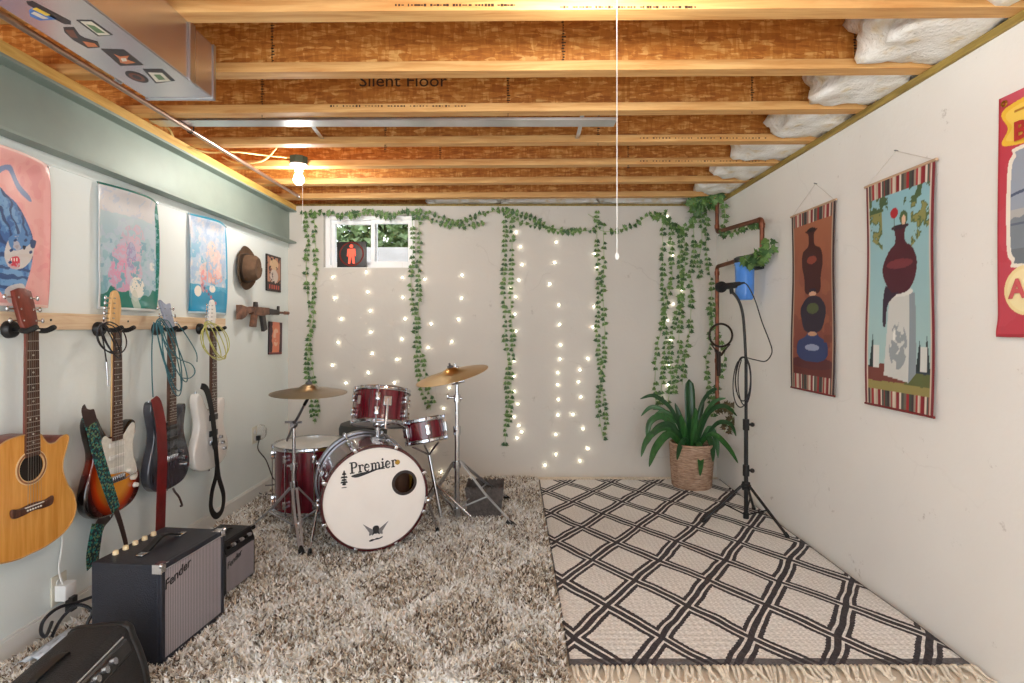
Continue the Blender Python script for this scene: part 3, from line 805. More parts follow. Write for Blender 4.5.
Mp = Matrix.Translation((pc[0], yh, pc[1])) @ RX
MB().lathe([(pr - .004, -.002), (pr - .004, .004), (pr + .009, .004), (pr + .011, .001), (pr + .011, -.002)], 40, Mp, closed=True).build('port_ring', mat('port_ring', rgb(46, 34, 32), .4, 0, .1, 30), fh)
pl = MB(); pl.ball((.175, .06, -.02), .12, 16, (.55, .9, 1.2)); pl.build('damping_pillow', mat('brown_pillow', rgb(120, 84, 62), .9, 0, .15, 20), bd)
bk = mat('lettering_black', rgb(24, 22, 24), .5, 0, .02)
yl = yh - .0018
def serif_word(word, par, m, M):
    """bold slab-serif capitals and small letters drawn as strokes in x,z"""
    def st(mb, P, w): mb.ribbon([Vector((x, 0, z)) for x, z in P], w, .0014, face=(0, -1, 0))
    def arc(cx, cz, rx, rz, a0, a1, n=12): return [(cx + rx * math.cos(R(a0 + (a1 - a0) * i / n)), cz + rz * math.sin(R(a0 + (a1 - a0) * i / n))) for i in range(n + 1)]
    mb = MB(); x = 0.
    def serif(cx, z, w=.40): st(mb, [(cx - w / 2, z), (cx + w / 2, z)], .09)
    for c in word:
        if c == 'P':
            st(mb, [(x + .24, 0), (x + .24, 1.)], .2); serif(x + .24, .045, .48); st(mb, [(x + .0, .955), (x + .45, .955)], .09)
            st(mb, [(x + .24, .955)] + [(a, b) for a, b in arc(x + .46, .72, .26, .235, 90, -90)] + [(x + .24, .485)], [.09] * 3 + [.12] * 2 + [.18] * 6 + [.12] * 2 + [.09] * 2); x += .86
        elif c == 'r':
            st(mb, [(x + .2, 0), (x + .2, .66)], .18); serif(x + .2, .045); serif(x + .13, .62, .2)
            st(mb, arc(x + .42, .40, .20, .24, 170, 60, 8), [.07] * 5 + [.10] * 4); mb.lathe([(0, -.0007), (.085, -.0007), (.085, .0007), (0, .0007)], 14, Matrix.Translation((x + .53, 0, .56)) @ RX); x += .64
        elif c == 'e':
            st(mb, arc(x + .30, .33, .235, .30, 5, 325, 24), [.09] * 6 + [.16] * 12 + [.10] * 7); st(mb, [(x + .10, .36), (x + .53, .36)], .08); x += .66
        elif c == 'm':
            st(mb, [(x + .2, 0), (x + .2, .66)], .18); serif(x + .2, .045, .36); serif(x + .13, .62, .2)
            for q in (0, .36):
                st(mb, arc(x + q + .39, .44, .17, .20, 175, 10, 8), [.07] * 4 + [.13] * 5); st(mb, [(x + q + .56, 0), (x + q + .56, .46)], .18); serif(x + q + .56, .045, .34)
            x += 1.12
        elif c == 'i':
            st(mb, [(x + .2, 0), (x + .2, .66)], .18); serif(x + .2, .045); serif(x + .12, .62, .2)
            mb.lathe([(0, -.0007), (.10, -.0007), (.10, .0007), (0, .0007)], 14, Matrix.Translation((x + .2, 0, .87)) @ RX); x += .44
    mb.v = [(a - x / 2, b, c) for a, b, c in mb.v]
    o = mb.build('lettering', m, par, False); o.matrix_local = M
    return o
serif_word('Premier', fh, bk, Matrix.Translation((-.010, yl, .146)) @ Matrix.Rotation(R(-8), 4, 'Y') @ Matrix(((.0485, 0, .010, 0), (0, 1, 0, 0), (0, 0, .058, 0), (0, 0, 0, 1))))
MB().prism([(p.x, p.z) for p in cr([(-.125, 0, .128), (-.09, 0, .138), (-.02, 0, .147), (.07, 0, .168), (-.02, 0, .138), (-.075, 0, .122), (-.105, 0, .118)], 5, True)], yl - .0006, yl + .0008).build('swoosh', bk, fh, False)
MB().lathe([(0, 0), (.0135, 0), (.0135, .0015), (0, .0018)], 24, Matrix.Translation((.113, yl + .001, .176)) @ RX).build('gold_dot', brass, fh)
cx, cz = -.160, .118
em = MB()
for zz, w_ in ((.032, .010), (.024, .022), (.008, .034), (-.006, .026), (-.018, .036), (-.028, .020)):
    em.prism([(cx - w_ / 2, cz + zz - .0045), (cx + w_ / 2, cz + zz - .0045), (cx + w_ / 2 * .8, cz + zz + .0045), (cx - w_ / 2 * .8, cz + zz + .0045)], yl, yl + .0012)
em.prism([(cx - .003, cz - .034), (cx + .003, cz - .034), (cx + .003, cz + .042), (cx - .003, cz + .042)], yl, yl + .0012)
em.prism([(cx - .012, cz - .047), (cx + .012, cz - .047), (cx + .012, cz - .043), (cx - .012, cz - .043)], yl, yl + .0012)
em.build('crest_emblem', bk, fh, False)
wg = MB(); gy = mat('wing_grey', rgb(120, 116, 116), .5, 0, .1, 40); cz = -.163
for sgn in (-1, 1):
    for q in range(5):
        a0 = .010 + q * .004; tipx = .066 - q * .009; tipz = .034 - q * .013
        wg.prism([(sgn * .012, cz - .004 - q * .003), (sgn * (.035), cz + .012 - q * .008), (sgn * tipx, cz + tipz), (sgn * (tipx - .006), cz + tipz - .010), (sgn * .034, cz + .002 - q * .008), (sgn * .012, cz - .010 - q * .003)], yl - .0004 * q, yl + .0012)
wg.build('wing_emblem', gy, fh, False)
sk_ = MB(); sk_.prism([(p.x, p.z) for p in cr([(-.017, 0, cz + .004), (-.012, 0, cz + .015), (0, 0, cz + .018), (.012, 0, cz + .015), (.017, 0, cz + .004), (.014, 0, cz - .012), (.02, 0, cz - .03), (.006, 0, cz - .022), (0, 0, cz - .026), (-.006, 0, cz - .022), (-.02, 0, cz - .03), (-.014, 0, cz - .012)], 3, True)], yl - .003, yl + .001)
sk_.build('emblem_centre', bk, fh, False)
sq = MB(); sq.prism([(p.x, p.z) for p in cr([(-.034, 0, cz - .056), (-.018, 0, cz - .050), (-.008, 0, cz - .052), (.004, 0, cz - .047), (.016, 0, cz - .049), (.034, 0, cz - .043), (.032, 0, cz - .050), (.012, 0, cz - .056), (-.004, 0, cz - .056), (-.02, 0, cz - .061), (-.033, 0, cz - .061)], 4, True)], yl - .0004, yl + .001); sq.build('script_mark', bk, fh, False)
# claws, rods, tubes of the bass drum
cl0 = rd0 = None
for k in range(8):
    a = 2 * PI * (k + .5) / 8
    x, z = math.cos(a), math.sin(a)
    for s_ in (-1, 1):
        o = MB().rprism([(-.010, -.012), (.010, -.012), (.010, .006), (.005, .012), (-.005, .012), (-.010, .006)], -.024, .024, .004).build('claw', chrome, bd) if cl0 is None else dup(cl0, bd)
        cl0 = cl0 or o
        o.location = (x * (br + .016), s_ * (L2 - .015), z * (br + .016)); o.rotation_euler = (0, PI / 2 - a, 0)
    o = MB().rod((0, -L2, 0), (0, L2, 0), .004, seg=8).build('tension_rod', chrome, bd) if rd0 is None else dup(rd0, bd)
    rd0 = rd0 or o
    o.location = (x * (br + .020), 0, z * (br + .020))
    o = lug_mesh(.06).build('lug', chrome, bd); o.rotation_euler = (0, PI / 2 - a, 0); o.location = (x * (br + .0), .0, z * (br + .0))
    o.data.transform(Matrix.Rotation(-PI / 2, 4, 'X'))
inv = Matrix.Rotation(-R(23.8), 4, 'Z')
def bdl(p): return inv @ (Vector(p) - Vector((-.816, 3.04, .309)))
for nm, a, c in (('spur_leg', at(318, 505, 2.93), onz(309, 556, .02)), ('spur_leg', at(428, 500, 2.90), onz(438, 532, .02))):
    A, B_ = bdl(a), bdl(c); m = MB(); m.rod(A, A.lerp(B_, .72), .0075).rod(A.lerp(B_, .6), B_, .005); m.ball(A, .02, 12)
    o = m.build(nm, chrome, bd)
    MB().rod(A.lerp(B_, .86), B_, .009, .013).build('rubber_foot', rubber, o)
mt = MB(); mt.rod((.05, .02, .255), (.05, .02, .35), .016).box((.05, .02, .268), (.07, .06, .018)).rod((.05, .02, .34), (.01, .09, .40), .011).rod((.05, .02, .33), (.14, .0, .36), .012).rod((.14, .0, .36), (.22, .04, .31), .012)
mt.ball((.05, .02, .345), .026, 12).ball((.14, 0, .36), .022, 12)
mt.build('tom_holder', chrome, bd)

tm = drum('rack_tom', 'wine red rack tom tilted above the bass drum', (-.785, 3.16, .640), (R(-17), R(1), 0), .157, .19, 6, a0=-PI / 2 + .1)
tom_mount(tm, .157, .11, -PI / 2 + .42)
MB().box((-.157 * .62, -.157 * .79 - .002, .12), (.022, .004, .05)).build('badge', chrome, tm, bevel=.002)
t2 = drum('small_tom', 'smaller wine red tom tilted beside the bass drum', (-.525, 3.25, .525), (R(-8), R(-10), 0), .120, .125, 6, dbl=False, a0=-PI / 2 + .3)
lg = MB()
for k in range(3):
    a = -PI / 2 + .9 * (k - 1); lg.tube([(.10 * math.cos(a), .10 * math.sin(a), -.02), (.04 * math.cos(a), .04 * math.sin(a), -.06), (0, 0, -.09)], .006, 8)
lg.rod((0, 0, -.08), (.01, .03, -.46), .010); 
for k in range(3):
    a = -.35 + k * 2 * PI / 3 * .8; lg.rod((.005, .02, -.26), (.19 * math.cos(a) + .02, .19 * math.sin(a) + .03, -.475), .006)
lg.build('tom_stand', chrome, t2)
ft = drum('floor_tom', 'large wine red floor tom standing beside the bass drum', (-1.285, 3.42, .088), (0, 0, 0), .212, .385, 8, clearhead, a0=-PI / 2 - .35)
for k in range(3):
    a = -PI / 2 - .05 + k * 2 * PI / 3; x, y = .232 * math.cos(a), .232 * math.sin(a)
    o = MB().rod((x, y, .22), (x, y, -.035), .0065).tube([(x, y, -.03), (x * 1.06, y * 1.06, -.055), (x * 1.12, y * 1.12, -.066)], .0065).box((x * .96, y * .96, .18), (.03, .03, .05)).build('leg', chrome, ft)
    MB().ball((x * 1.12, y * 1.12, -.068), .012, 10).build('rubber_foot', rubber, o)

# cymbals and their stands
def bronze(nm, c):
    m, nt, b = nodes(nm); L = nt.links.new
    tc = N(nt, 'ShaderNodeTexCoord'); wv = N(nt, 'ShaderNodeTexWave', wave_type='RINGS', rings_direction='Z', i_Scale=60., i_Distortion=1.5)
    L(tc.outputs['Object'], wv.inputs['Vector']); r = ramp(nt, wv.outputs['Fac'], [(.2, tuple(x * .82 for x in c)), (.8, c)])
    L(r.outputs[0], b.inputs['Base Color']); b.inputs['Metallic'].default_value = 1.; b.inputs['Roughness'].default_value = .34
    return m
def cymbal(label, loc, rot, r, m):
    t = thing('cymbal', label, 'cymbal', loc, rot, 'cymbals of the drum kit')
    pr_ = [(.006, .034), (.03, .031), (.045, .022), (.055, .012), (r * .6, .001), (r, -.016)]
    MB().lathe(pr_ + [(x, z - .0016) for x, z in reversed(pr_)], 64, closed=True).build('cymbal_plate', m, t)
    MB().lathe([(.0, .062), (.006, .06), (.007, .046), (.018, .044), (.018, .034), (0, .034)], 16).build('felt_washer', mat('grey_felt', rgb(90, 88, 88), .9, 0), t)
    return t
legm = mat('leg_chrome', rgb(190, 191, 194), .34, .75, .06, 40)
def tripod(t, base, ztop, zlow, feet, r=.008):
    for k, fpt in enumerate(feet):
        A = Vector((base[0], base[1], ztop)); B_ = Vector(fpt); d = (B_ - A); d.z = 0; d.normalize(); s_ = Vector((-d.y, d.x, 0))
        m = MB()
        for q in (-1, 1):
            m.ribbon([A + s_ * q * .012 + d * .02, A.lerp(B_, .5) + s_ * q * .011, B_ + s_ * q * .006 + Vector((0, 0, .012))], .013, .004, side=s_)
        C = Vector((base[0], base[1], zlow)); m.rod(C, A.lerp(B_, .55), .005)
        o = m.build('leg', legm, t)
        MB().rod(B_ + Vector((0, 0, .03)) - d * .035, B_ + Vector((0, 0, .008)), .014, .017).ball(B_ + Vector((0, 0, .010)), .016, 10).build('rubber_foot', rubber, o)
sx, sy = -1.243, 3.05
cs = thing('cymbal_stand', 'chrome boom stand holding the thin cymbal over the floor tom', 'stand', (sx, sy, 0))
ctop = at(309, 390, 3.0); ct = ctop - Vector((sx, sy, 0))
MB().rod((0, 0, .05), (0, 0, .42), .0125, seg=14).rod((0, 0, .40), (0, 0, .655), .0095, seg=12).build('pole', chrome, cs)
MB().rod((0, 0, .40), (0, 0, .435), .019, seg=14).rod((-.035, 0, .42), (.02, 0, .42), .006).build('collar', chrome, cs)
MB().rod((0, 0, .29), (0, 0, .335), .021, seg=14).build('leg_collar', chrome, cs); MB().rod((0, 0, .05), (0, 0, .09), .02).build('brace_collar', chrome, cs)
tl = MB(); tl.ball((0, 0, .655), .022, 12).rod((-.05, -.0, .668), (.045, 0, .668), .007).rod((0, -.03, .655), (0, .03, .655), .012); tl.build('tilter', dchrome, cs)
el = ct - Vector((.0, 0, .035)); MB().rod(Vector((-.045, .01, .56)), Vector((.0, 0, .66)), .007).rod((0, 0, .655), el.lerp(Vector((0, 0, .655)), .25), .0075).build('boom_arm', dchrome, cs)
MB().rod(el.lerp(Vector((0, 0, .655)), .3), el, .009).rod(el, ct + Vector((0, 0, .05)), .005).ball(el, .017, 10).build('boom_tip', blackm, cs)
tripod(cs, (0, 0), .30, .085, [(.14, -.245, .02), (-.30, .09, .02), (.18, .20, .02)])
cymbal('thin dark bronze cymbal level on the boom stand over the floor tom', ctop, (R(2), R(1), 0), .205, bronze('dark_bronze', rgb(140, 120, 90)))
sx, sy = -.343, 3.25
cs = thing('cymbal_stand', 'tall chrome stand holding the tilted golden cymbal', 'stand', (sx, sy, 0))
MB().rod((0, 0, .07), (0, 0, .60), .0155, seg=16).rod((0, 0, .58), (0, 0, .78), .0125, seg=14).rod((0, 0, .77), (0, 0, .885), .010, seg=12).build('pole', chrome, cs)
MB().rod((0, 0, .56), (0, 0, .61), .022, seg=16).rod((-.01, -.03, .585), (.01, .03, .585), .008).build('collar', chrome, cs)
MB().rod((0, 0, .755), (0, 0, .80), .021, seg=14).rod((-.055, 0, .785), (.03, 0, .775), .008).ball((-.055, 0, .787), .013, 10, (.6, 1, 1.5)).rod((0, -.03, .775), (0, .03, .775), .009).build('collar', chrome, cs)
MB().rod((0, 0, .36), (0, 0, .40), .024, seg=16).build('leg_collar', chrome, cs); MB().rod((0, 0, .07), (0, 0, .12), .024, seg=16).build('brace_collar', chrome, cs)
MB().ball((0, 0, .885), .027, 12).rod((-.03, -.01, .87), (.045, -.01, .885), .012).rod((0, 0, .885), (-.012, 0, .985), .005).rod((-.03, 0, .965), (.01, 0, .965), .005).build('tilter', chrome, cs)
tripod(cs, (0, 0), .40, .11, [(.335, -.03, .02), (.30, .46, .02), (-.26, .22, .02)])
cymbal('golden bronze cymbal tilted on the tall stand', (-.375, 3.25, .930), (R(7), R(-13), 0), .222, bronze('gold_bronze', rgb(192, 152, 92)))

th_ = thing('drum_throne', 'round dark drum stool half hidden behind the rack tom', 'stool', (-1.06, 3.80, 0))
MB().lathe([(0, .44), (.15, .44), (.163, .455), (.165, .50), (.155, .53), (.12, .542), (0, .544)], 40).build('seat', mat('throne_vinyl', rgb(58, 60, 58), .55, 0, .12, 20), th_)
MB().rod((0, 0, .12), (0, 0, .44), .014).build('post', chrome, th_)
tripod(th_, (0, 0), .22, .13, [(.2, -.12, .02), (-.2, -.12, .02), (0, .24, .02)])
bn = thing('storage_bin', 'dark grey woven bin on the rug behind the tall cymbal stand', 'bin', (at(485, 500, 3.42).x, 3.44, .0))
m = MB(); 
for k in range(2):
    w0, w1 = (.100, .118) if k == 0 else (.094, .112)
ov = []
for z, hw2, hd in ((.015, .100, .085), (.205, .120, .10), (.205, .113, .093), (.02, .094, .079)):
    ov += [(-hw2, -hd, z), (hw2, -hd, z), (hw2, hd, z), (-hw2, hd, z)]
fs = [(3, 2, 1, 0)] + [(a * 4 + k, a * 4 + (k + 1) % 4, (a + 1) * 4 + (k + 1) % 4, (a + 1) * 4 + k) for a in range(3) for k in range(4)] + [(12, 13, 14, 15)]
m.add(ov, fs).build('basket_body', mat('bin_weave', rgb(86, 78, 74), .8, 0, .3, 60, .8, 140), bn, False, bevel=.004)
m = MB()
for k in range(9): 
    x = -.11 + .0275 * k; m.ball((x, -.098, .206), .013, 8, (1, .6, .8)); m.ball((x, .098, .206), .013, 8, (1, .6, .8))
m.build('scalloped_rim', mat('bin_rim', rgb(84, 76, 72), .8, 0, .2, 60), bn)

# ================================================================== MINT WALL: tapestries, guitars
clothm = attr_mat('satin_print', .32, .15, .15, 60.)
QL = R(90)       # local -y faces the room
def curl(amp, seed):
    def fn(u, v):
        e = np.abs(2 * u - 1)
        y = .006 + amp * (1 - e ** 2) * .5 + .012 * np.exp(-((v - .02) / .05) ** 2) * (1 - e ** 4)
        y = y + .004 * np.sin(9 * u + seed) * np.sin(5 * v + seed)
        sag = .034 * np.exp(-((v - 1.) / .07) ** 2) * (1 - e ** 2) + .009 * np.exp(-((u - 1.) / .05) ** 2) * (1 - (2 * v - 1) ** 4) + .012 * np.exp(-(u / .05) ** 2) * (1 - (2 * v - 1) ** 4)
        return y + sag
    return fn
def tapestry(label, y0, y1, z0, z1, art, seed):
    t = thing('wall_tapestry', label, 'tapestry', (WL, (y0 + y1) / 2, (z0 + z1) / 2), (0, 0, QL), 'printed tapestries on the mint wall')
    art_mesh('printed_cloth', art, y1 - y0, z1 - z0, clothm, t, curl(.022, seed), .0012)
    for sx_ in (-1, 1):
        MB().lathe([(0, 0), (.006, 0), (.005, .004), (0, .005)], 12, Matrix.Translation((sx_ * ((y1 - y0) / 2 - .008), -.008, (z1 - z0) / 2 - .008)) @ RX).build('pin', chrome, t)
# pink cloth with a striped blue big cat
A = Art(200, 280, (240, 172, 168))
n = fbm(A.U, A.V, 5, 6, 1); A.put(n > .5, (246, 190, 184), .5).put(n < .38, (232, 150, 152), .5)
blue, dblue, cream_ = (92, 140, 196), (52, 74, 120), (240, 226, 212)
def px(pts): return [((1.82 * F / (CX - x) - 1.704) / .40, (1.2 - (y - CY) * (1.82 * F / (CX - x)) / F - 1.278) / .555) for x, y in pts]
body = [(-30, 190), (-10, 185), (2, 195), (14, 205), (24, 222), (30, 240), (28, 262), (22, 282), (16, 296), (4, 304), (-4, 292), (-14, 270), (-26, 240)]
A.put(A.smooth(px([(-12, 178), (2, 170), (14, 190), (28, 202), (27, 196), (16, 184), (4, 165), (-12, 170)])), (130, 150, 190))
A.put(A.smooth(px(body)), blue)
n3 = fbm(A.U, A.V, 14, 18, 12)
bm_ = A.smooth(px(body)); A.put(bm_ & (n3 > .56), (128, 172, 214), .8).put(bm_ & (n3 < .42), (64, 104, 168), .8)
st = np.sin(70 * A.U + 30 * A.V + 14 * fbm(A.U, A.V, 5, 6, 8)) > .55
A.put(bm_ & st & (A.V > .42), dblue, .9).put(bm_ & (np.sin(80 * A.V + 12 * fbm(A.U, A.V, 5, 6, 18)) > .5) & (A.V < .42), dblue, .8)
A.put(A.smooth(px([(4, 240), (16, 236), (30, 244), (28, 258), (18, 268), (6, 268), (0, 256)])), cream_, .85)
A.put(A.smooth(px([(4, 238), (16, 234), (29, 240), (20, 248), (8, 250)])), blue)
A.put(A.smooth(px([(27, 240), (33, 241), (31, 248), (27, 247)])), dblue)
A.put(A.smooth(px([(6, 258), (14, 257), (15, 266), (9, 269), (5, 266)])), (214, 70, 88))
A.put(A.smooth(px([(10, 246), (14, 245), (13, 249)])), (30, 30, 50)); A.put(A.smooth(px([(18, 246), (22, 246), (20, 250)])), (30, 30, 50))
A.put(A.smooth(px([(4, 240), (16, 236), (30, 244), (28, 258), (18, 268), (6, 268), (0, 256)])) & (n3 > .56), (206, 196, 200), .8)
for qx, qy in ((5, 250), (9, 240), (20, 240), (25, 252), (4, 262)): A.put(A.smooth(px([(qx, qy), (qx + 2.5, qy - 1.5), (qx + 3.5, qy + .5), (qx + 1, qy + 2)])), dblue)
for qx in (6.5, 9, 11.5): A.put(A.smooth(px([(qx, 258.5), (qx + 1.2, 258.3), (qx + .6, 262)])), (250, 246, 236))
A.put(A.smooth(px([(2, 288), (18, 284), (20, 298), (8, 306), (0, 302)])), cream_, .8)
A.put(A.V > .985, (250, 210, 204)).put(A.V < .02, (250, 214, 206)).put(A.U > .99, (224, 130, 136))
tapestry('pink tapestry with a snarling blue striped cat above the acoustic guitar', 1.704, 2.104, 1.278, 1.833, A, 1)
# pale blue cloth with a coiling pink shape, green edges
A = Art(200, 280, (166, 200, 214)); A.grad('v', (120, 176, 188), (214, 222, 228))
n = fbm(A.U, A.V, 5, 6, 21); A.put(n > .52, (206, 216, 226), .5)
A.put(A.V > .80 + .08 * (n - .5), (226, 216, 214), .7)
A.put((A.V < .13 + .2 * (n - .5)) | (A.U > .955 - .02 * A.V), (16, 120, 104), .95)
m_ = fbm(A.U, A.V, 16, 20, 33)
for cx_, cy_, rx_, ry_, c_ in [(.5, .52, .2, .2, (214, 186, 204)), (.42, .40, .24, .17, (226, 172, 196)), (.35, .28, .2, .13, (226, 158, 188)), (.6, .60, .15, .14, (222, 190, 204)), (.56, .33, .14, .12, (220, 182, 200))]:
    A.put(A.ell(cx_, cy_, rx_, ry_) & (m_ > .40), c_, .8)
A.put(A.ell(.5, .46, .09, .12) & (m_ > .45), (150, 150, 196), .7).put(A.ell(.6, .2, .13, .09) & (m_ > .38), (240, 236, 224)).put(A.ell(.88, .4, .05, .04), (240, 236, 230), .8).put(A.ell(.55, .06, .06, .12), (214, 216, 200), .8)
A.put((m_ > .6) & (A.V > .2), (196, 206, 222), .6).put((m_ < .36) & (A.V < .6) & (A.V > .15), (110, 160, 184), .5)
A.put(A.V < .018, (236, 240, 238)).put(A.U < .03, (226, 232, 236)).put(A.V > .985, (20, 110, 96))
tapestry('pale blue and pink tapestry with dark green edges above the sunburst guitar', 2.346, 2.745, 1.283, 1.838, A, 2)
# sky to turquoise cloth with a peach figure
A = Art(200, 280, (200, 216, 232)); A.grad('v', (30, 150, 190), (214, 220, 236))
n = fbm(A.U, A.V, 5, 6, 41); A.put((A.V > .30) & (n > .42), (204, 214, 232), .75)
A.put(A.V < .24 + .1 * (n - .5), (24, 146, 190), .85)
m_ = fbm(A.U, A.V, 16, 22, 51)
for cx_, cy_, rx_, ry_, c_ in [(.55, .62, .15, .16, (244, 214, 200)), (.52, .44, .3, .11, (240, 200, 188)), (.62, .40, .24, .08, (232, 172, 164)), (.34, .34, .09, .12, (236, 150, 150)), (.72, .56, .12, .14, (238, 206, 200))]:
    A.put(A.ell(cx_, cy_, rx_, ry_) & (m_ > .38), c_, .8)
A.put(A.ell(.2, .23, .08, .055), (244, 236, 224)).put(A.ell(.58, .27, .08, .04), (244, 236, 224))
for k in range(7): A.put(A.ell(.3 + .06 * k, .3 - .03 * k, .03, .018), [(196, 120, 130), (110, 90, 130)][k % 2])
A.put((m_ > .6) & (A.V > .3), (238, 226, 224), .6).put((m_ < .36) & (A.V > .28), (164, 190, 222), .5)
A.put(A.V < .02, (214, 232, 240)).put(A.U > .965, (36, 156, 196)).put(A.V > .98, (24, 140, 170))
tapestry('sky blue to turquoise tapestry with a peach figure beside the hat', 3.005, 3.40, 1.283, 1.842, A, 3)

rk = thing('guitar_rack', 'long pale pine board screwed to the mint wall, guitar hangers along it', 'rack', (WL, 0, 1.226))
MB().span((0, 1.2, -.033), (.019, 3.372, .033)).build('board', pine, rk, False, bevel=.002)
s0 = None
for y in (1.66, 2.10, 2.37, 2.52, 2.86, 3.2):
    o = MB().lathe([(0, .0205), (.0045, .020), (.005, .0185), (0, .0185)], 12, Matrix.Rotation(PI / 2, 4, 'Y')).build('screw', blackm, rk) if s0 is None else dup(s0, rk)
    s0 = s0 or o; o.location = (0, y, .005)

XN = -1.715                                   # plane of the guitars' necks
GY = [XN * F / (x - CX) for x in (32.5, 117.5, 172.5, 214)]
def hanger(label, y):
    t = thing('guitar_hanger', label, 'hanger', (WL + .019, y, 1.195), (0, 0, QL), 'black guitar hangers on the pine board')
    m = MB(); m.lathe([(0, .022), (.024, .022), (.03, .016), (.032, 0), (0, 0)], 20, RX @ Matrix.Translation((0, .0, 0))).build('wall_plate', black, t)
    MB().rod((0, -.02, 0), (0, -.075, 0), .009).ball((0, -.072, 0), .014, 10).build('neck', blackm, t)
    for s_ in (-1, 1):
        MB().tube(cr([(0, -.072, 0), (s_ * .032, -.078, -.004), (s_ * .038, -.105, -.004), (s_ * .036, -.135, .010)], 4), [.008] * 4 + [.010] * 8 + [.008], 8).build('padded_arm', rubber, t)
    return t
names = ['acoustic guitar', 'sunburst electric guitar', 'dark grey electric guitar', 'white electric guitar']
for n_, y in zip(names, GY): hanger('black padded hanger holding the %s' % n_, y)

rosew = wood('rosewood', rgb(58, 36, 28), rgb(104, 66, 48), 4., (30, 30, 3), .5)
mahog = wood('mahogany', rgb(92, 36, 26), rgb(128, 56, 40), 3., (20, 20, 3), .35)
mapleneck = wood('maple_neck', rgb(206, 158, 98), rgb(236, 196, 138), 3., (20, 20, 3), .35)
spruce = wood('spruce_top', rgb(206, 138, 58), rgb(232, 170, 88), 2., (26, 26, 1.5), .22)
stringm = mat('string_steel', rgb(150, 146, 138), .35, 1.)
fretm = mat('fret_nickel', rgb(214, 208, 196), .3, 1.)
pearl = mat('pearl', rgb(228, 226, 216), .3, 0, .08, 60)

def neck(t, L, w0, w1, bodym, scale, nfret, yb, fb=rosew, dots=(3, 5, 7, 9, 12, 15, 17)):
    """fretboard from the nut down L; front at local y=0, neck behind"""
    m = MB(); prof = []
    vs = []; fs = []
    for z, w in ((0.004, w0), (-L * .5, (w0 + w1) / 2), (-L, w1)):
        for k in range(9):
            a = PI * k / 8; vs.append((-w / 2 * math.cos(a), .004 + .019 * math.sin(a), z))
    for j in range(2):
        for k in range(8): fs.append((j * 9 + k, j * 9 + k + 1, (j + 1) * 9 + k + 1, (j + 1) * 9 + k))
        fs.append((j * 9, (j + 1) * 9, (j + 1) * 9 + 8, j * 9 + 8))
    fs += [tuple(range(9)), tuple(range(26, 17, -1))]
    m.add(vs, fs).build('neck', bodym, t)
    def w_at(z): return w0 + (w1 - w0) * (-z / L)
    m = MB(); Lf = L + yb
    m.add([(-w0 / 2, -.003, 0), (w0 / 2, -.003, 0), (w_at(-Lf) / 2, -.003, -Lf), (-w_at(-Lf) / 2, -.003, -Lf), (-w0 / 2, .004, 0), (w0 / 2, .004, 0), (w_at(-Lf) / 2, .004, -Lf), (-w_at(-Lf) / 2, .004, -Lf)], [(0, 1, 2, 3), (7, 6, 5, 4), (0, 4, 5, 1), (1, 5, 6, 2), (2, 6, 7, 3), (3, 7, 4, 0)])
    fp = [scale * (1 - 2 ** (-i / 12)) for i in range(0, nfret + 1)]
    for i in range(1, nfret + 1):
        if fp[i] < Lf: m.box((0, -.0035, -fp[i]), (w_at(-fp[i]) - .001, .002, .0022), 1)
    for d in dots:
        z = -(fp[d] + fp[d - 1]) / 2
        for xx in ((-.012, .012) if d == 12 else (0,)): m.lathe([(0, .0036), (.0036, .0036), (.0036, .003), (0, .003)], 10, Matrix.Translation((xx, 0, z)) @ RX, 2)
    m.build('fretboard', [fb, fretm, pearl], t, False)
    MB().box((0, -.003, .002), (w0, .010, .005)).build('nut', pearl, t, False)
def strings(t, w0, w1, scale, zb, yb=-.008):
    for k in range(6):
        f = (k - 2.5) / 5
        MB().rod((f * w0 * .82, -.007, .002), (f * w1, yb, -zb), .00035 + .00008 * (5 - k), seg=5).build('string', stringm, t)
def tuner(t, p, side, m, M):
    o = MB().rod((0, 0, 0), (side * .022, 0, 0), .003, seg=8, M=M).ball((side * .028, 0, 0), .009, 10, (.7, .5, 1.1), M=M).rod((-side * .012, -.012, 0), (-side * .012, .004, 0), .0035, seg=8, M=M).build('tuner', m, t)
    o.location = p
    return o
TILT = Matrix.Translation((0, .004, .004)) @ Matrix.Rotation(R(-13), 4, 'X')
def guitar(name, label, i, zn=1.19):
    return thing(name, label, 'guitar', (XN, GY[i], zn), (0, R(0), QL), 'guitars hung on the mint wall')

# ---- acoustic
def squash(z): return z if z > -.6 else -.6 + (z + .6) * .88
g = guitar('acoustic_guitar', 'honey coloured acoustic guitar with a cutaway and round sound hole', 0)
out = [(.03, -.372), (.052, -.398), (.072, -.417), (.10, -.418), (.128, -.402), (.152, -.400), (.160, -.416), (.150, -.45), (.136, -.49), (.133, -.53), (.152, -.585), (.182, -.64), (.195, -.70), (.180, -.755), (.135, -.795), (.06, -.816), (0, -.818),
       (-.06, -.816), (-.135, -.795), (-.180, -.755), (-.195, -.70), (-.182, -.64), (-.150, -.585), (-.124, -.53), (-.130, -.48), (-.146, -.44), (-.140, -.402), (-.105, -.375), (-.06, -.366), (-.03, -.366)]
P = [(p.x, squash(p.z)) for p in cr([(x, 0, z) for x, z in out], 4, True)]
MB().rprism(P, .006, .096, .004).build('body', mahog, g)
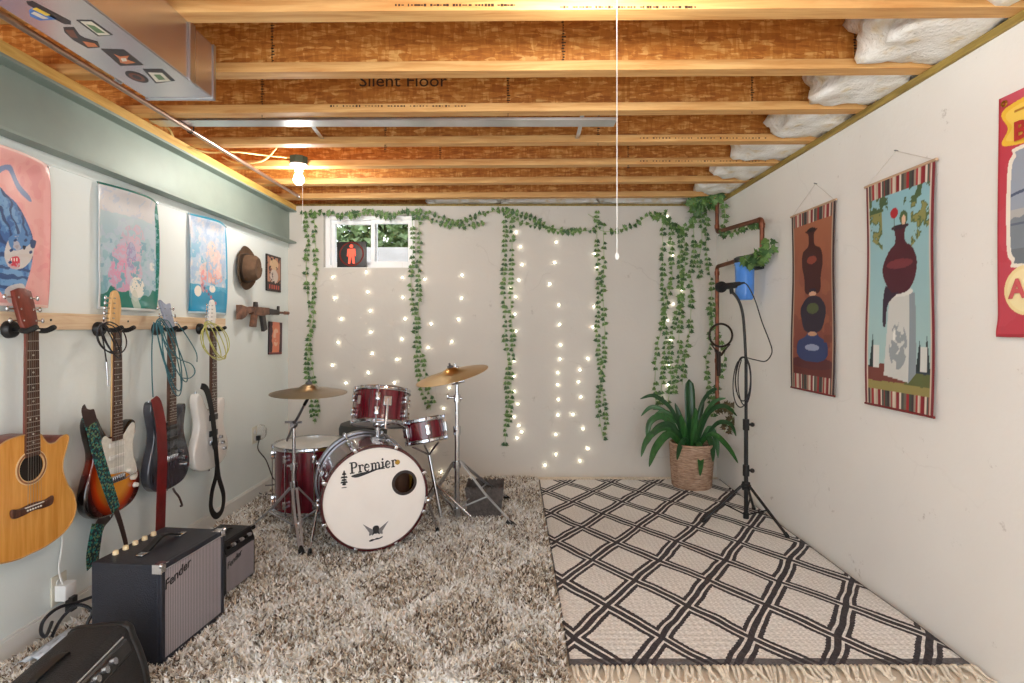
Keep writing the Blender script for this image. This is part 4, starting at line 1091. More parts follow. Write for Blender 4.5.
# top plate with a hole
bm = bmesh.new(); oc = [bm.verts.new((x, .0045, z)) for x, z in P]; hc = [bm.verts.new((x, .0045, z)) for x, z in circ(.048, 32, 0, -.486)]
bmesh.ops.triangle_fill(bm, edges=[bm.edges.new((c[i], c[i - 1])) for c in (oc, hc) for i in range(len(c))], use_beauty=True)
me = bpy.data.meshes.new('soundboard'); bm.to_mesh(me); bm.free(); me.materials.append(spruce)
sb = bpy.data.objects.new('soundboard', me); COL.objects.link(sb); sb.parent = g
sd = sb.modifiers.new('Solidify', 'SOLIDIFY'); sd.thickness = .003; sd.offset = 1
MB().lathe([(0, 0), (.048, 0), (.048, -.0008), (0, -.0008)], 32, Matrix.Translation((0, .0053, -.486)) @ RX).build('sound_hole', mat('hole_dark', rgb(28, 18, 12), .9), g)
MB().lathe([(.049, .0), (.049, .0028), (.062, .0028), (.062, .0)], 40, Matrix.Translation((0, .004, -.486)) @ RX, closed=True).lathe([(.0525, .0), (.0525, .0033), (.0585, .0033), (.0585, .0)], 40, Matrix.Translation((0, .004, -.486)) @ RX, 1, closed=True).build('rosette', [mat('rosette_cream', rgb(226, 196, 150), .4), mat('rosette_brown', rgb(150, 96, 56), .4, 0, .3, 200)], g)
rim = [(p[0], .003, p[1]) for p in P]; MB().tube(rim, .0022, 6, True).build('binding', mat('binding', rgb(196, 150, 92), .4), g)
br_ = [(p.x, p.z) for p in cr([(-.082, 0, -.612), (-.05, 0, -.618), (0, 0, -.613), (.05, 0, -.618), (.082, 0, -.612), (.078, 0, -.642), (.04, 0, -.645), (0, 0, -.640), (-.04, 0, -.645), (-.078, 0, -.642)], 4, True)]
bo = MB().rprism(br_, -.006, .004, .003).build('bridge', rosew, g)
MB().box((0, -.0075, -.620), (.074, .006, .003)).build('saddle', pearl, bo)
for k in range(6): MB().ball(((k - 2.5) * .0105, -.0065, -.632), .0035, 8).build('bridge_pin', pearl, bo)
neck(g, .372, .044, .054, mahog, .648, 19, .075, rosew)
hd = [(-.024, 0), (.024, 0), (.034, .03), (.037, .10), (.034, .142), (.012, .152), (-.012, .152), (-.034, .142), (-.037, .10), (-.034, .03)]
h_ = MB().rprism(hd, -.002, .014, .003, M=TILT).build('headstock', mahog, g)
text('headstock_lettering', 'Art & Lutherie', .012, pearl, h_, (0, .03, .128), (PI / 2 - R(13), 0, 0)) if False else None
for k in range(3):
    for s_ in (-1, 1): tuner(g, TILT @ Vector((s_ * .036, .008, .035 + .042 * k)), s_, chrome, Matrix.Identity(4))
strings(g, .042, .054, .648, .620)
MB().rod((-.13, .05, -.385), (-.13, .05, -.372), .008).build('strap_button', blackm, g)

# ---- electrics
def sunburst():
    m, nt, b = nodes('sunburst_finish'); L = nt.links.new
    tc = N(nt, 'ShaderNodeTexCoord'); mp = N(nt, 'ShaderNodeMapping'); mp.inputs['Location'].default_value = (0, -.02, .625 / .205); mp.inputs['Scale'].default_value = (1 / .165, 1, 1 / .205)
    gr = N(nt, 'ShaderNodeTexGradient', gradient_type='SPHERICAL'); L(tc.outputs['Object'], mp.inputs[0]); L(mp.outputs[0], gr.inputs[0])
    r = ramp(nt, gr.outputs['Fac'], [(.02, rgb(18, 12, 12)), (.14, rgb(70, 14, 10)), (.30, rgb(190, 60, 16)), (.55, rgb(240, 160, 50))]); L(r.outputs[0], b.inputs['Base Color'])
    b.inputs['Roughness'].default_value = .2; b.inputs['Coat Weight'].default_value = .8
    return m
strat = [(.03, -.455), (.048, -.452), (.070, -.425), (.098, -.402), (.124, -.410), (.130, -.445), (.116, -.50), (.115, -.55), (.136, -.61), (.158, -.67), (.152, -.73), (.11, -.775), (.04, -.792), (-.04, -.792), (-.11, -.777), (-.155, -.735), (-.165, -.675), (-.146, -.61), (-.122, -.55), (-.121, -.50), (-.138, -.44), (-.147, -.385), (-.130, -.350), (-.098, -.360), (-.072, -.405), (-.045, -.445), (-.03, -.455)]
def electric(g, outline, bodym, neckm, fb, guard=None, pick=3, humb=False, hs='inline', hsm=None, plastic=pearl, tunerm=chrome):
    P = [(p.x, p.z) for p in cr([(x, 0, z) for x, z in outline], 4, True)]
    MB().rprism(P, .008, .052, .012 if not humb else .009).build('body', bodym, g)
    zb = .640
    if guard is not None:
        Q = [(p.x, p.z) for p in cr([(x, 0, z) for x, z in guard], 4, True)]
        MB().rprism(Q, .004, .0085, .0015).build('pickguard', plastic, g)
    neck(g, .455, .042, .055, neckm, .648, 21, .02, fb)
    pk = mat('pickup_black', rgb(20, 20, 22), .4) if (humb or guard is None) else mat('pickup_white', rgb(238, 236, 230), .4)
    for k, z in enumerate(([-.492, -.545, -.600] if pick == 3 else [-.50, -.590])):
        hh = .034 if (humb and (pick == 2)) else .018
        m = MB().rprism([(x * (.043 if hh < .03 else .04), z + y * hh / 2) for x, y in ((-1, -1), (1, -1), (1, 1), (-1, 1))], -.002, .006, .003)
        o = m.build('pickup', pk, g)
        if k == 2 and guard is not None: o.rotation_euler = (0, 0, 0)
        for q in range(6): pass
    br2 = MB().box((0, .001, -zb), (.085, .012, .03)).build('bridge', chrome, g, bevel=.003)
    for k in range(6): MB().box(((k - 2.5) * .0125, -.006, -zb + .003), (.010, .007, .020)).build('saddle', chrome, br2, bevel=.0015)
    for x, z in ((.072, -.625), (.095, -.662), (.112, -.70)):
        MB().lathe([(0, .016), (.009, .016), (.0115, .0), (0, 0)], 16, Matrix.Translation((x, .006, z)) @ RX).build('knob', plastic if guard is not None else chrome, g)
    if guard is not None: MB().rod((.045, .004, -.655), (.090, -.012, -.640), .0028).rod((.09, -.012, -.64), (.102, -.012, -.636), .0045).build('tremolo_arm', chrome, g)
    for x, z, s_ in ((-.13, -.352, 1), (0, -.792, -1)):
        MB().rod((x, .03, z), (x, .03, z + s_ * .014), .006).build('strap_button', chrome, g)
    if hs == 'inline':
        hd = [(-.021, 0), (.021, 0), (.024, .02), (.020, .035), (.026, .06), (.030, .10), (.020, .150), (.004, .172), (-.016, .165), (-.024, .148), (-.033, .09), (-.039, .03), (-.030, .018)]
        P = [(p.x, p.z) for p in cr([(x, 0, z) for x, z in hd], 3, True)]
        MB().rprism(P, .004, .018, .003).build('headstock', hsm or neckm, g)
        for k in range(6): tuner(g, Vector((-.037 + .002 * k, .010, .030 + .0215 * k)), -1, tunerm, Matrix.Identity(4))
    else:
        hd = [(-.022, 0), (.022, 0), (.032, .03), (.030, .09), (.036, .135), (.0, .128), (-.036, .150), (-.040, .12), (-.032, .06), (-.034, .03)]
        P = [(p.x, p.z) for p in cr([(x, 0, z) for x, z in hd], 3, True)]
        MB().rprism(P, -.002, .012, .003, M=TILT).build('headstock', hsm or neckm, g)
        for k in range(3):
            for s_ in (-1, 1): tuner(g, TILT @ Vector((s_ * .033, .006, .035 + .036 * k)), s_, tunerm, Matrix.Identity(4))
    strings(g, .040, .052, .648, zb)
g2 = guitar('electric_guitar', 'sunburst electric guitar with a white pickguard and pale headstock', 1)
guard = [(.03, -.462), (.05, -.455), (.075, -.43), (.10, -.415), (.114, -.425), (.112, -.46), (.100, -.51), (.104, -.56), (.122, -.61), (.132, -.66), (.118, -.672), (.09, -.650), (.05, -.625), (-.04, -.612), (-.075, -.58), (-.085, -.52), (-.08, -.46), (-.06, -.445), (-.035, -.462)]
electric(g2, strat, sunburst(), mapleneck, rosew, guard, 3)
g3 = guitar('electric_guitar', 'dark grey double cutaway electric guitar behind a red leather strap', 2)
prs = [(.03, -.46), (.045, -.455), (.07, -.43), (.095, -.395), (.122, -.385), (.128, -.41), (.118, -.46), (.112, -.51), (.122, -.56), (.150, -.63), (.162, -.69), (.150, -.74), (.11, -.78), (.04, -.795), (-.04, -.795), (-.11, -.78), (-.152, -.74), (-.166, -.69), (-.155, -.63), (-.130, -.56), (-.122, -.50), (-.135, -.44), (-.146, -.385), (-.135, -.345), (-.105, -.352), (-.075, -.405), (-.045, -.45), (-.03, -.46)]
gburst = mat('charcoal_burst', rgb(66, 68, 76), .22, .1, .35, 9, coat=.8, stretch=(6, 1, 1))
electric(g3, prs, gburst, rosew, rosew, None, 3, True, 'three', mat('grey_headstock', rgb(150, 158, 176), .3, .2, .1, 30))
g4 = guitar('electric_guitar', 'white electric guitar with black pickups, nearest the far wall', 3)
whitem = mat('white_gloss', rgb(240, 236, 230), .18, 0, .03, 10, coat=.7)
electric(g4, [(x * 1.06, z) for x, z in strat], whitem, rosew, rosew, None, 2, True, 'inline', whitem)

# ---- straps
def strap_thing(label, runs, m, tabs=None, tabm=None, xs=None):
    """RUNS: lists of (px, py, X, width) down the strap"""
    t = None; parts = []
    for pts in runs:
        P = [onx(x, y, X) for x, y, X, w in pts]; W = [w for *_, w in pts]
        if t is None: t = thing('guitar_strap', label, 'strap', P[0], group='guitar straps hanging on the mint wall')
        C = cr(P, 5); k = (len(C) - 1) / (len(W) - 1)
        Wc = [W[min(int(i / k), len(W) - 2)] * (1 - (i / k - min(int(i / k), len(W) - 2))) + W[min(int(i / k), len(W) - 2) + 1] * (i / k - min(int(i / k), len(W) - 2)) for i in range(len(C))]
        parts.append((C, Wc))
    for k, (C, Wc) in enumerate(parts):
        MB().ribbon([c - t.location for c in C], Wc, .003).build('webbing' if k not in (tabs or ()) else 'leather_end', m if k not in (tabs or ()) else tabm, t)
    return t
def teal_mat():
    m, nt, b = nodes('teal_woven_strap'); E.nt = nt; L = nt.links.new
    tc = N(nt, 'ShaderNodeTexCoord'); v = N(nt, 'ShaderNodeTexVoronoi', i_Scale=150.); L(tc.outputs['Object'], v.inputs['Vector'])
    s = N(nt, 'ShaderNodeSeparateColor'); L(v.outputs['Color'], s.inputs[0])
    r = ramp(nt, s.outputs[0], [(.0, rgb(18, 26, 30)), (.35, rgb(20, 60, 64)), (.6, rgb(40, 128, 120)), (.8, rgb(110, 130, 90)), (.95, rgb(24, 30, 60))], 'CONSTANT'); L(r.outputs[0], b.inputs['Base Color']); b.inputs['Roughness'].default_value = .7
    return m
teal = teal_mat(); brownl = mat('brown_black_leather', rgb(54, 36, 34), .4, 0, .2, 40); redl = mat('red_leather', rgb(116, 30, 30), .38, 0, .25, 14, .1, 50)
strap_thing('teal woven strap hanging across the sunburst guitar', [
    [(87, 415, -1.695, .052), (92, 428, -1.69, .058), (97, 450, -1.69, .056), (104, 474, -1.69, .056), (112, 498, -1.69, .052), (116, 510, -1.69, .045)],
    [(86, 408, -1.70, .030), (86.8, 409.5, -1.692, .052), (88.5, 413.5, -1.687, .060), (91.5, 424, -1.686, .060)],
    [(115, 508, -1.692, .028), (120, 522, -1.70, .024), (125, 540, -1.70, .022), (127, 551, -1.70, .02)],
    [(113, 506, -1.79, .05), (109, 514, -1.78, .055), (102, 522, -1.76, .06), (97, 532, -1.75, .062)],
    [(98, 524, -1.75, .066), (95, 540, -1.745, .070), (93, 555, -1.745, .070), (93, 565, -1.755, .066)]], teal, (1, 2, 3), brownl)
strap_thing('wide red leather strap hanging over the dark grey guitar', [
    [(153.5, 398, -1.70, .04), (157, 404, -1.69, .062), (161, 425, -1.685, .068), (162.5, 455, -1.685, .068), (161.5, 490, -1.69, .068), (160, 540, -1.70, .068)]], redl)
ib = mat('black_webbing', rgb(24, 23, 24), .6, 0, .15, 80)
strap_thing('black nylon strap with a loop hanging from the white guitar', [
    [(201, 386, -1.69, .03), (206, 389, -1.68, .042), (210, 402, -1.678, .042), (213, 420, -1.678, .042), (215, 440, -1.68, .042), (217, 462, -1.69, .040), (219, 478, -1.70, .036), (223.5, 495, -1.70, .036), (222, 510, -1.70, .036), (216, 516, -1.70, .036), (211, 508, -1.71, .036), (212, 492, -1.72, .036), (216, 476, -1.72, .036), (217, 462, -1.725, .036)],
    [(214, 440, -1.677, .052), (215.5, 447, -1.677, .052)]], ib, (1,), black)
# white guitar's own lower cord and grey guitar's hanging cord
tag(MB().tube(cr([onx(173, 488, -1.74), onx(175, 492, -1.73), onx(179, 497, -1.72), onx(182, 505, -1.71), onx(180.5, 506, -1.71)], 5), .005, 6).build('strap_end', brownl), 'short dark strap end dangling below the grey guitar', 'strap')

# ---- coiled leads
def lead(label, m, loops, tails, r=.0026):
    t = None
    mb = MB()
    P0 = None
    pts = []
    for (tx, ty, w, hgt, lean, X) in loops:
        for k in range(14):
            a = 2 * PI * k / 14
            px_ = tx + w * math.sin(a) + lean * (1 - math.cos(a)) / 2
            py_ = ty + hgt * (1 - math.cos(a)) / 2
            pts.append(onx(px_, py_, X + .012 * math.sin(a * 1.0 + tx)))
    C = cr(pts, 3)
    t = thing('instrument_lead', label, 'cable', C[0], group='instrument leads hung on the guitar hangers')
    mb.tube([c - C[0] for c in C], r, 6).build('coil', m, t)
    for q in tails:
        MB().tube([c - C[0] for c in cr([onx(*p) for p in q], 5)], r, 6).build('loose_end', m, t)
    return t
blk = mat('black_cable', rgb(28, 28, 34), .45, 0, .1, 60)
tealc = mat('teal_cable', rgb(40, 104, 116), .45, 0, .15, 60); yelc = mat('olive_yellow_cable', rgb(188, 186, 104), .45, 0, .15, 60)
l1 = lead('black instrument lead looped over the hanger of the sunburst guitar', blk, [(101, 324, 4, 30, 14, -1.66), (103, 324, 5, 34, 16, -1.655), (108, 322, 14, 32, 8, -1.65), (106, 324, 12, 28, 6, -1.66)], [[(99, 326, -1.66), (103, 340, -1.66), (106.5, 362, -1.66)]])
MB().rod(onx(106.5, 362, -1.66) - l1.location, onx(108, 386, -1.66) - l1.location, .0045, .0035).build('jack_plug', chrome, l1)
lead('teal instrument lead looped over the hanger of the grey guitar', tealc, [(157, 320, 4, 58, 16, -1.655), (159, 319, 7, 72, 20, -1.66), (160, 318, 6, 64, 26, -1.65), (166, 320, 8, 76, 12, -1.66)], [[(154, 322, -1.66), (152, 345, -1.66), (152, 375, -1.67), (153, 397, -1.70)], [(160, 320, -1.65), (164, 340, -1.65), (178, 358, -1.65), (191, 364, -1.65), (195, 372, -1.65), (190, 378, -1.65), (182, 378, -1.65)], [(178, 324, -1.66), (186, 335, -1.66), (196, 352, -1.66), (197, 362, -1.66)]])
lead('yellow green instrument lead looped over the hanger of the white guitar', yelc, [(206, 322, 4, 36, 14, -1.66), (208, 321, 6, 38, 16, -1.655), (212, 324, 14, 34, 6, -1.65), (211, 323, 12, 37, 8, -1.66)], [[(205, 322, -1.66), (203, 335, -1.66), (204, 349, -1.66)]])

# ---- hat, prop rifle, small prints
ht = thing('brown_hat', 'dark brown felt hat hung on the mint wall', 'hat', (WL + .018, 3.60, 1.600), (0, R(90), 0))
prof = [(.138, .014), (.118, .0), (.092, .0), (.086, .012), (.083, .04), (.078, .080), (.064, .100), (.03, .098), (0, .090)]
inn = [(r_ - .004 if r_ > .01 else 0, z_ - .004) for r_, z_ in reversed(prof)]
felt = mat('brown_felt', rgb(96, 72, 52), .85, 0, .18, 24, .3, 160)
mb = MB().lathe(prof + inn, 48); 
mb.v = [(x * 1.06, y * .92 * (1 - .35 * max(0, (z - .05) / .06) * (1 if x < 0 else .35)), z + .018 * (y / .128) ** 2 * (1 if math.hypot(x, y) > .095 else 0)) for x, y, z in mb.v]
mb.build('felt_body', felt, ht)
mb = MB().lathe([(.090, .004), (.0905, .030), (.087, .030), (.086, .004)], 48, closed=True); mb.v = [(x * 1.06, y * .92, z) for x, y, z in mb.v]
mb.build('hat_band', mat('hat_band', rgb(62, 50, 40), .6, 0, .1, 40), ht)
gn = thing('prop_rifle', 'brown camouflage toy rifle hung on the mint wall', 'toy rifle', (WL + .04, 3.49, 1.305), (0, 0, QL))
camo = mat('brown_camo', rgb(120, 84, 66), .5, .1, .6, 26)
dgun = mat('gun_dark', rgb(62, 58, 58), .4, .4, .2, 30)
MB().rprism([(0, .045), (.02, .045), (.06, .038), (.17, .030), (.17, .005), (.09, -.01), (.06, -.035), (.015, -.05), (0, -.05)], -.018, .018, .005).build('stock', camo, gn)
MB().rprism([(.165, .040), (.40, .040), (.40, -.005), (.36, -.012), (.30, -.02), (.17, -.012)], -.02, .02, .004).build('receiver', camo, gn)
MB().rprism([(.19, -.01), (.235, -.012), (.215, -.10), (.165, -.095)], -.015, .015, .005).build('grip', camo, gn)
MB().rprism([(.30, -.015), (.355, -.012), (.385, -.115), (.335, -.13)], -.012, .012, .004).build('magazine', dgun, gn)
MB().rprism([(.40, .036), (.56, .030), (.56, -.006), (.40, -.010)], -.022, .022, .006).build('hand_guard', dgun, gn)
MB().rod((.55, 0, .012), (.76, 0, .012), .009).rod((.70, 0, .012), (.765, 0, .012), .013).build('barrel', camo, gn)
MB().rprism([(.57, .02), (.60, .02), (.60, .06), (.575, .06)], -.006, .006, .002).rprism([(.21, .04), (.25, .04), (.245, .075), (.215, .075)], -.01, .01, .003).build('sights', dgun, gn)
MB().rod((.28, .02, .02), (.28, .04, .02), .006).build('wall_peg', blackm, gn)
printm = attr_mat('paper_print', .5)
def small_print(label, y0, y1, z0, z1, art, tilt=0):
    t = thing('wall_print', label, 'print', (WL + .012, (y0 + y1) / 2, (z0 + z1) / 2), (0, R(tilt), QL), 'small prints by the far corner')
    art_mesh('picture', art, y1 - y0, z1 - z0, printm, t, lambda u, v: .0 * u)
    MB().span((-(y1 - y0) / 2, .002, -(z1 - z0) / 2), ((y1 - y0) / 2, .010, (z1 - z0) / 2)).build('backing_board', black, t, False)
A = Art(50, 70, (44, 32, 32)); n = fbm(A.U, A.V, 6, 8, 71)
A.put(A.rect(.06, .25, .94, .95) & (n > .42), (196, 140, 112)).put(A.ell(.5, .42, .28, .2) & (n > .35), (214, 200, 190)).put(A.ell(.5, .75, .3, .15) & (n > .4), (222, 190, 150)).put(A.rect(.1, .06, .9, .18) & (np.sin(40 * A.U) > -.3), (196, 84, 70)).put(A.ell(.5, .44, .14, .12) & (n < .5), (60, 54, 60))
small_print('dark small poster with cream and red figures beside the hat', 3.95, 4.19, 1.475, 1.745, A)
A = Art(50, 70, (232, 140, 108)); n = fbm(A.U, A.V, 5, 7, 75)
A.put((A.U < .16 + .12 * n) | (A.U > .84 - .1 * n), (70, 40, 50)).put(A.ell(.5, .55, .2, .3) & (n > .5), (240, 190, 160)).put(A.V < .06, (120, 60, 60))
small_print('small orange print below the toy rifle', 3.99, 4.21, 1.0, 1.245, A, 2)

# ---- sockets and leads near the floor
def outlet(label, y, z):
    t = thing('wall_outlet', label, 'outlet', (WL, y, z), (0, 0, QL))
    MB().rprism([(-.036, -.058), (.036, -.058), (.036, .058), (-.036, .058)], -.006, 0, .003).build('cover_plate', mat('outlet_ivory', rgb(226, 222, 206), .4), t)
    for s_ in (-1, 1): MB().rprism([(p[0], p[1] + s_ * .024) for p in circ(.016, 16)], -.008, -.004, .001).build('socket', white_paint, t)
    return t
oy = onx(254, 440, WL)
outlet('ivory wall outlet with a black plug behind the floor tom', oy.y, .45)
pg = thing('power_plug', 'black plug and cord in the outlet behind the floor tom', 'plug', (WL + .01, oy.y, .43), (0, 0, 0))
MB().rprism([(-.012, -.016), (.012, -.016), (.012, .016), (-.012, .016)], -.012, .012, .003, M=Matrix.Translation((.02, 0, 0)) @ Matrix.Rotation(PI / 2, 4, 'Z')).build('plug_body', black, pg)
q = [Vector((WL + .04, oy.y, .43)), onx(258, 449, -1.74), onx(266, 460, -1.70), onx(272, 476, -1.66), onx(276, 484, -1.63), onz(262, 486, .035), onz(258, 490, .03), onz(262, 494, .03), onz(280, 495, .03)]
MB().tube([c - pg.location for c in cr(q, 6)], .004, 6).build('cord', blk, pg)
oc_ = thing('plastic_cover', 'clear plastic safety cover hinged open on the outlet behind the floor tom', 'cover', (WL + .012, oy.y + .06, .46), (0, 0, 0))
m, nt, b = nodes('clear_plastic'); b.inputs['Base Color'].default_value = (1, 1, 1, 1); b.inputs['Transmission Weight'].default_value = .9; b.inputs['Roughness'].default_value = .05; b.inputs['IOR'].default_value = 1.25
MB().lathe([(.055, 0), (.052, .02), (.035, .036), (0, .04), (0, .037), (.033, .033), (.049, .019), (.052, 0)], 28, Matrix.Rotation(PI / 2, 4, 'Y')).build('clear_dome', m, oc_)
q0 = onx(58, 608, WL)
outlet('low ivory wall outlet under the acoustic guitar', q0.y, .16)
ad = thing('power_adapter', 'white plug in adapter with a black plug under the acoustic guitar', 'adapter', (WL + .008, q0.y, .15), (0, 0, QL))
MB().rprism([(-.028, -.028), (.028, -.028), (.028, .032), (-.028, .032)], -.045, 0, .006).build('adapter_body', mat('glossy_white', rgb(244, 244, 242), .15, 0), ad)
MB().rprism([(-.016, -.075), (.012, -.075), (.014, -.02), (-.014, -.02)], -.062, -.03, .005).build('black_plug', black, ad)
MB().tube(cr([(-.01, -.02, .03), (-.02, -.012, .10), (.0, -.010, .20), (-.02, -.008, .28), (-.05, -.008, .36)], 5), .004, 6).build('white_cord', white_paint, ad)
cq = [onx(52, 622, -1.76), onx(46, 636, -1.72), onx(41, 632, -1.70), onx(44, 620, -1.68), onx(58, 608, -1.68), onx(78, 602, -1.66), onx(100, 594, -1.62), onx(112, 590, -1.60)]
tag(MB().tube(cr(cq, 6), .006, 8).build('power_cable', blk), 'black power cord looping from the low outlet to the large amplifier', 'cord')
cq = [onx(52, 636, -1.74), onx(62, 618, -1.70), onx(78, 605, -1.66), onx(92, 611, -1.62), onx(88, 622, -1.62), onx(85, 632, -1.62)]
tag(MB().tube(cr(cq, 6), .006, 8).build('power_cable', blk), 'second black cord arching beside the large amplifier', 'cord')
pbm = mat('crinkled_film', rgb(214, 222, 232), .25, 0, .1, 30, .6, 30)
m = MB()
rg = np.random.default_rng(4); 
for i in range(13):
    for j in range(9): m.v.append((-.10 + .0167 * i, -.10 + .025 * j, .035 * float(rg.random()) * math.sin(PI * i / 12) + .004))
for i in range(12):
    for j in range(8): a = i * 9 + j; m.f.append((a, a + 9, a + 10, a + 1)); m.m.append(0)
o = m.build('plastic_bag', pbm, None, True, 20); o.location = (-1.63, 1.98, .03); sd = o.modifiers.new('Solidify', 'SOLIDIFY'); sd.thickness = .002
tag(o, 'crumpled clear plastic bag on the rug behind the large amplifier', 'bag')

# ================================================================== AMPLIFIERS
tolex = mat('navy_tolex', rgb(27, 30, 42), .5, 0, .2, 90, .3, 260)
tolexb = mat('black_tolex', rgb(30, 30, 33), .5, 0, .2, 90, .5, 260)
def grille_mat():
    m, nt, b = nodes('silver_grille_cloth'); E.nt = nt; L = nt.links.new
    tc = N(nt, 'ShaderNodeTexCoord'); sp = N(nt, 'ShaderNodeSeparateXYZ'); L(tc.outputs['Object'], sp.inputs[0])
    y = E(sp.outputs[1]); z = E(sp.outputs[2])
    k = ((y * 120.).frac().lt(.30)) * .8 + ((z * 300.).frac().lt(.4)) * .2
    r = ramp(nt, k.k, [(0, rgb(172, 164, 168)), (1, rgb(80, 74, 80))]); L(r.outputs[0], b.inputs['Base Color']); b.inputs['Roughness'].default_value = .55; b.inputs['Metallic'].default_value = .15
    return m
gcloth = grille_mat()
silver = mat('silver_logo', rgb(200, 200, 205), .3, .8)
cream_k = mat('cream_knob', rgb(232, 212, 170), .4, 0, .05, 20)
am = thing('guitar_amplifier', 'large dark navy amplifier with silver grille cloth and chrome corners', 'amplifier', (-1.337, 2.055, .024), (0, 0, R(-6)))
D, Wd, H = .268, .342, .352                       # front faces +x
hd_, hw2 = D / 2, Wd / 2
m = MB()
m.rprism([(-hw2, 0), (hw2, 0), (hw2, H), (-hw2, H)], -hd_ + .012, hd_, .008, M=Matrix.Rotation(PI / 2, 4, 'Z'))
m.span((hd_ - .014, -hw2, .0), (hd_, hw2, .020)).span((hd_ - .014, -hw2, H - .020), (hd_, hw2, H)).span((hd_ - .014, -hw2, 0), (hd_, -hw2 + .020, H)).span((hd_ - .014, hw2 - .016, 0), (hd_, hw2, H))
m.build('cabinet', tolex, am, bevel=.003)
MB().span((hd_ - .012, -hw2 + .018, .018), (hd_ - .004, hw2 - .014, H - .018)).build('grille', gcloth, am, False)
MB().span((hd_ - .006, -hw2 + .018, H - .022), (hd_ - .001, hw2 - .014, H - .0185)).build('trim_strip', silver, am, False)
text('logo', 'Fender', .047, mat('logo_dark', rgb(26, 26, 30), .3, .3), am, (hd_ - .0035, -hw2 + .082, H - .066), (PI / 2, R(-14), QL), .28, .0008, 1., offset=.0004)
hn = MB(); hn.ribbon(cr([(0, -.085, H + .006), (0, -.06, H + .016), (0, 0, H + .036), (0, .06, H + .016), (0, .085, H + .006)], 6), .024, .008, side=(1, 0, 0)).build('handle', black, am)
for s_ in (-1, 1): MB().box((0, s_ * .095, H + .004), (.026, .040, .008)).build('handle_end', chrome, am, bevel=.003)
for k in range(5): MB().lathe([(0, 0), (.010, 0), (.0095, .012), (.008, .014), (0, .014)], 16, Matrix.Translation((-hd_ + .030, -.10 + .045 * k, H))).build('knob', cream_k, am)
for sy_ in (-1, 1):
    c = MB(); x, y = hd_, sy_ * hw2
    c.span((x - .034, y - sy_ * .034, H - .001), (x + .002, y + sy_ * .002, H + .002)).span((x - .034, y, H - .030), (x + .002, y + sy_ * .003, H + .002)).span((x - .002, y - sy_ * .020, H - .026), (x + .002, y + sy_ * .002, H + .002))
    c.ball((x - .001, y, H - .001), .009, 10)
    c.build('corner_cap', chrome, am, bevel=.001)
for x in (-1, 1):
    for y in (-1, 1): MB().lathe([(0, -.014), (.014, -.014), (.017, .002), (0, .002)], 14, Matrix.Translation((x * (hd_ - .03), y * (hw2 - .03), 0))).build('foot', rubber, am)

sa = thing('guitar_amplifier', 'small black practice amplifier with a row of knobs beside the large one', 'amplifier', (-1.335, 2.475, .024), (0, 0, R(-6)))
D, Wd, H = .17, .235, .232; hd_, hw2 = D / 2, Wd / 2
ms = MB(); ms.rprism([(-hd_, 0), (hd_, 0), (hd_, H - .055), (hd_ - .022, H), (-hd_, H)], -hw2, hw2, .006).build('cabinet', tolexb, sa)
MB().span((hd_ - .002, -hw2 + .016, .014), (hd_ + .003, hw2 - .016, H - .062)).build('grille', gcloth, sa, False)
def quadpanel(nm, m_, x0, z0, x1, z1, y0, y1, th, par):
    n_ = Vector((z1 - z0, 0, x0 - x1)).normalized() * th
    vs = [Vector((x0, y0, z0)), Vector((x0, y1, z0)), Vector((x1, y1, z1)), Vector((x1, y0, z1))]; vs += [v + n_ for v in vs]
    return MB().add(vs, [(0, 1, 2, 3), (7, 6, 5, 4), (0, 4, 5, 1), (1, 5, 6, 2), (2, 6, 7, 3), (3, 7, 4, 0)]).build(nm, m_, par, False)
quadpanel('control_panel', black, hd_ + .0005, H - .050, hd_ - .0185, H - .006, -hw2 + .014, hw2 - .014, .003, sa)
for k in range(6): MB().rod((hd_ - .008, -.08 + .030 * k, H - .028), (hd_ + .008, -.08 + .030 * k, H - .021), .0085, .0075).rod((hd_ + .008, -.08 + .030 * k, H - .021), (hd_ + .0095, -.08 + .030 * k, H - .020), .0065).build('knob', [silver if k % 2 else black], sa)
text('logo', 'Fender', .038, mat('logo_dark', rgb(26, 26, 30), .3, .3), sa, (hd_ + .0036, -.048, H - .092), (PI / 2, R(-14), QL), .28, .0008, 1., offset=.0003)
MB().ribbon(cr([(0, -.06, H + .004), (0, -.03, H + .014), (0, .03, H + .014), (0, .06, H + .004)], 5), .018, .006, side=(1, 0, 0)).build('handle', black, sa)
for x in (-1, 1):
    for y in (-1, 1): MB().lathe([(0, -.014), (.010, -.014), (.012, .002), (0, .002)], 12, Matrix.Translation((x * (hd_ - .02), y * (hw2 - .02), 0))).build('foot', rubber, sa)

# black moulded amplifier in the near corner; length along its local y, front +x
cb = thing('keyboard_amplifier', 'black moulded amplifier with a sunken control strip in the near corner', 'amplifier', (-1.255, 1.485, .012), (0, 0, R(9)))
H = .252; hl = .24
prof = [(-.10, 0), (.112, 0), (.120, .02), (.112, .10), (.092, .17), (.078, .205), (.070, .235), (.055, .248), (.035, H), (-.075, H - .004), (-.095, H - .016), (-.10, H - .04)]
P = [(p.x, p.z) for p in cr([(x, 0, z) for x, z in prof], 3, True)]
MB().rprism(P, -hl + .02, hl - .02, .004).build('cabinet', tolexb, cb)
Pe = [(x * 1.03 + (.004 if x > 0 else -.002), z * 1.012) for x, z in P]
for s_ in (-1, 1): MB().rprism(Pe, s_ * hl - (.03 if s_ > 0 else 0), s_ * hl + (.0 if s_ > 0 else .03), .010).build('end_cheek', black, cb)
MB().rprism([(x, z) for x, z in [(.082, .186), (.095, .178), (.098, .186), (.084, .222), (.076, .226)]], -hl + .05, hl - .06, .002).build('control_strip', mat('strip_dark', rgb(12, 12, 14), .3), cb)
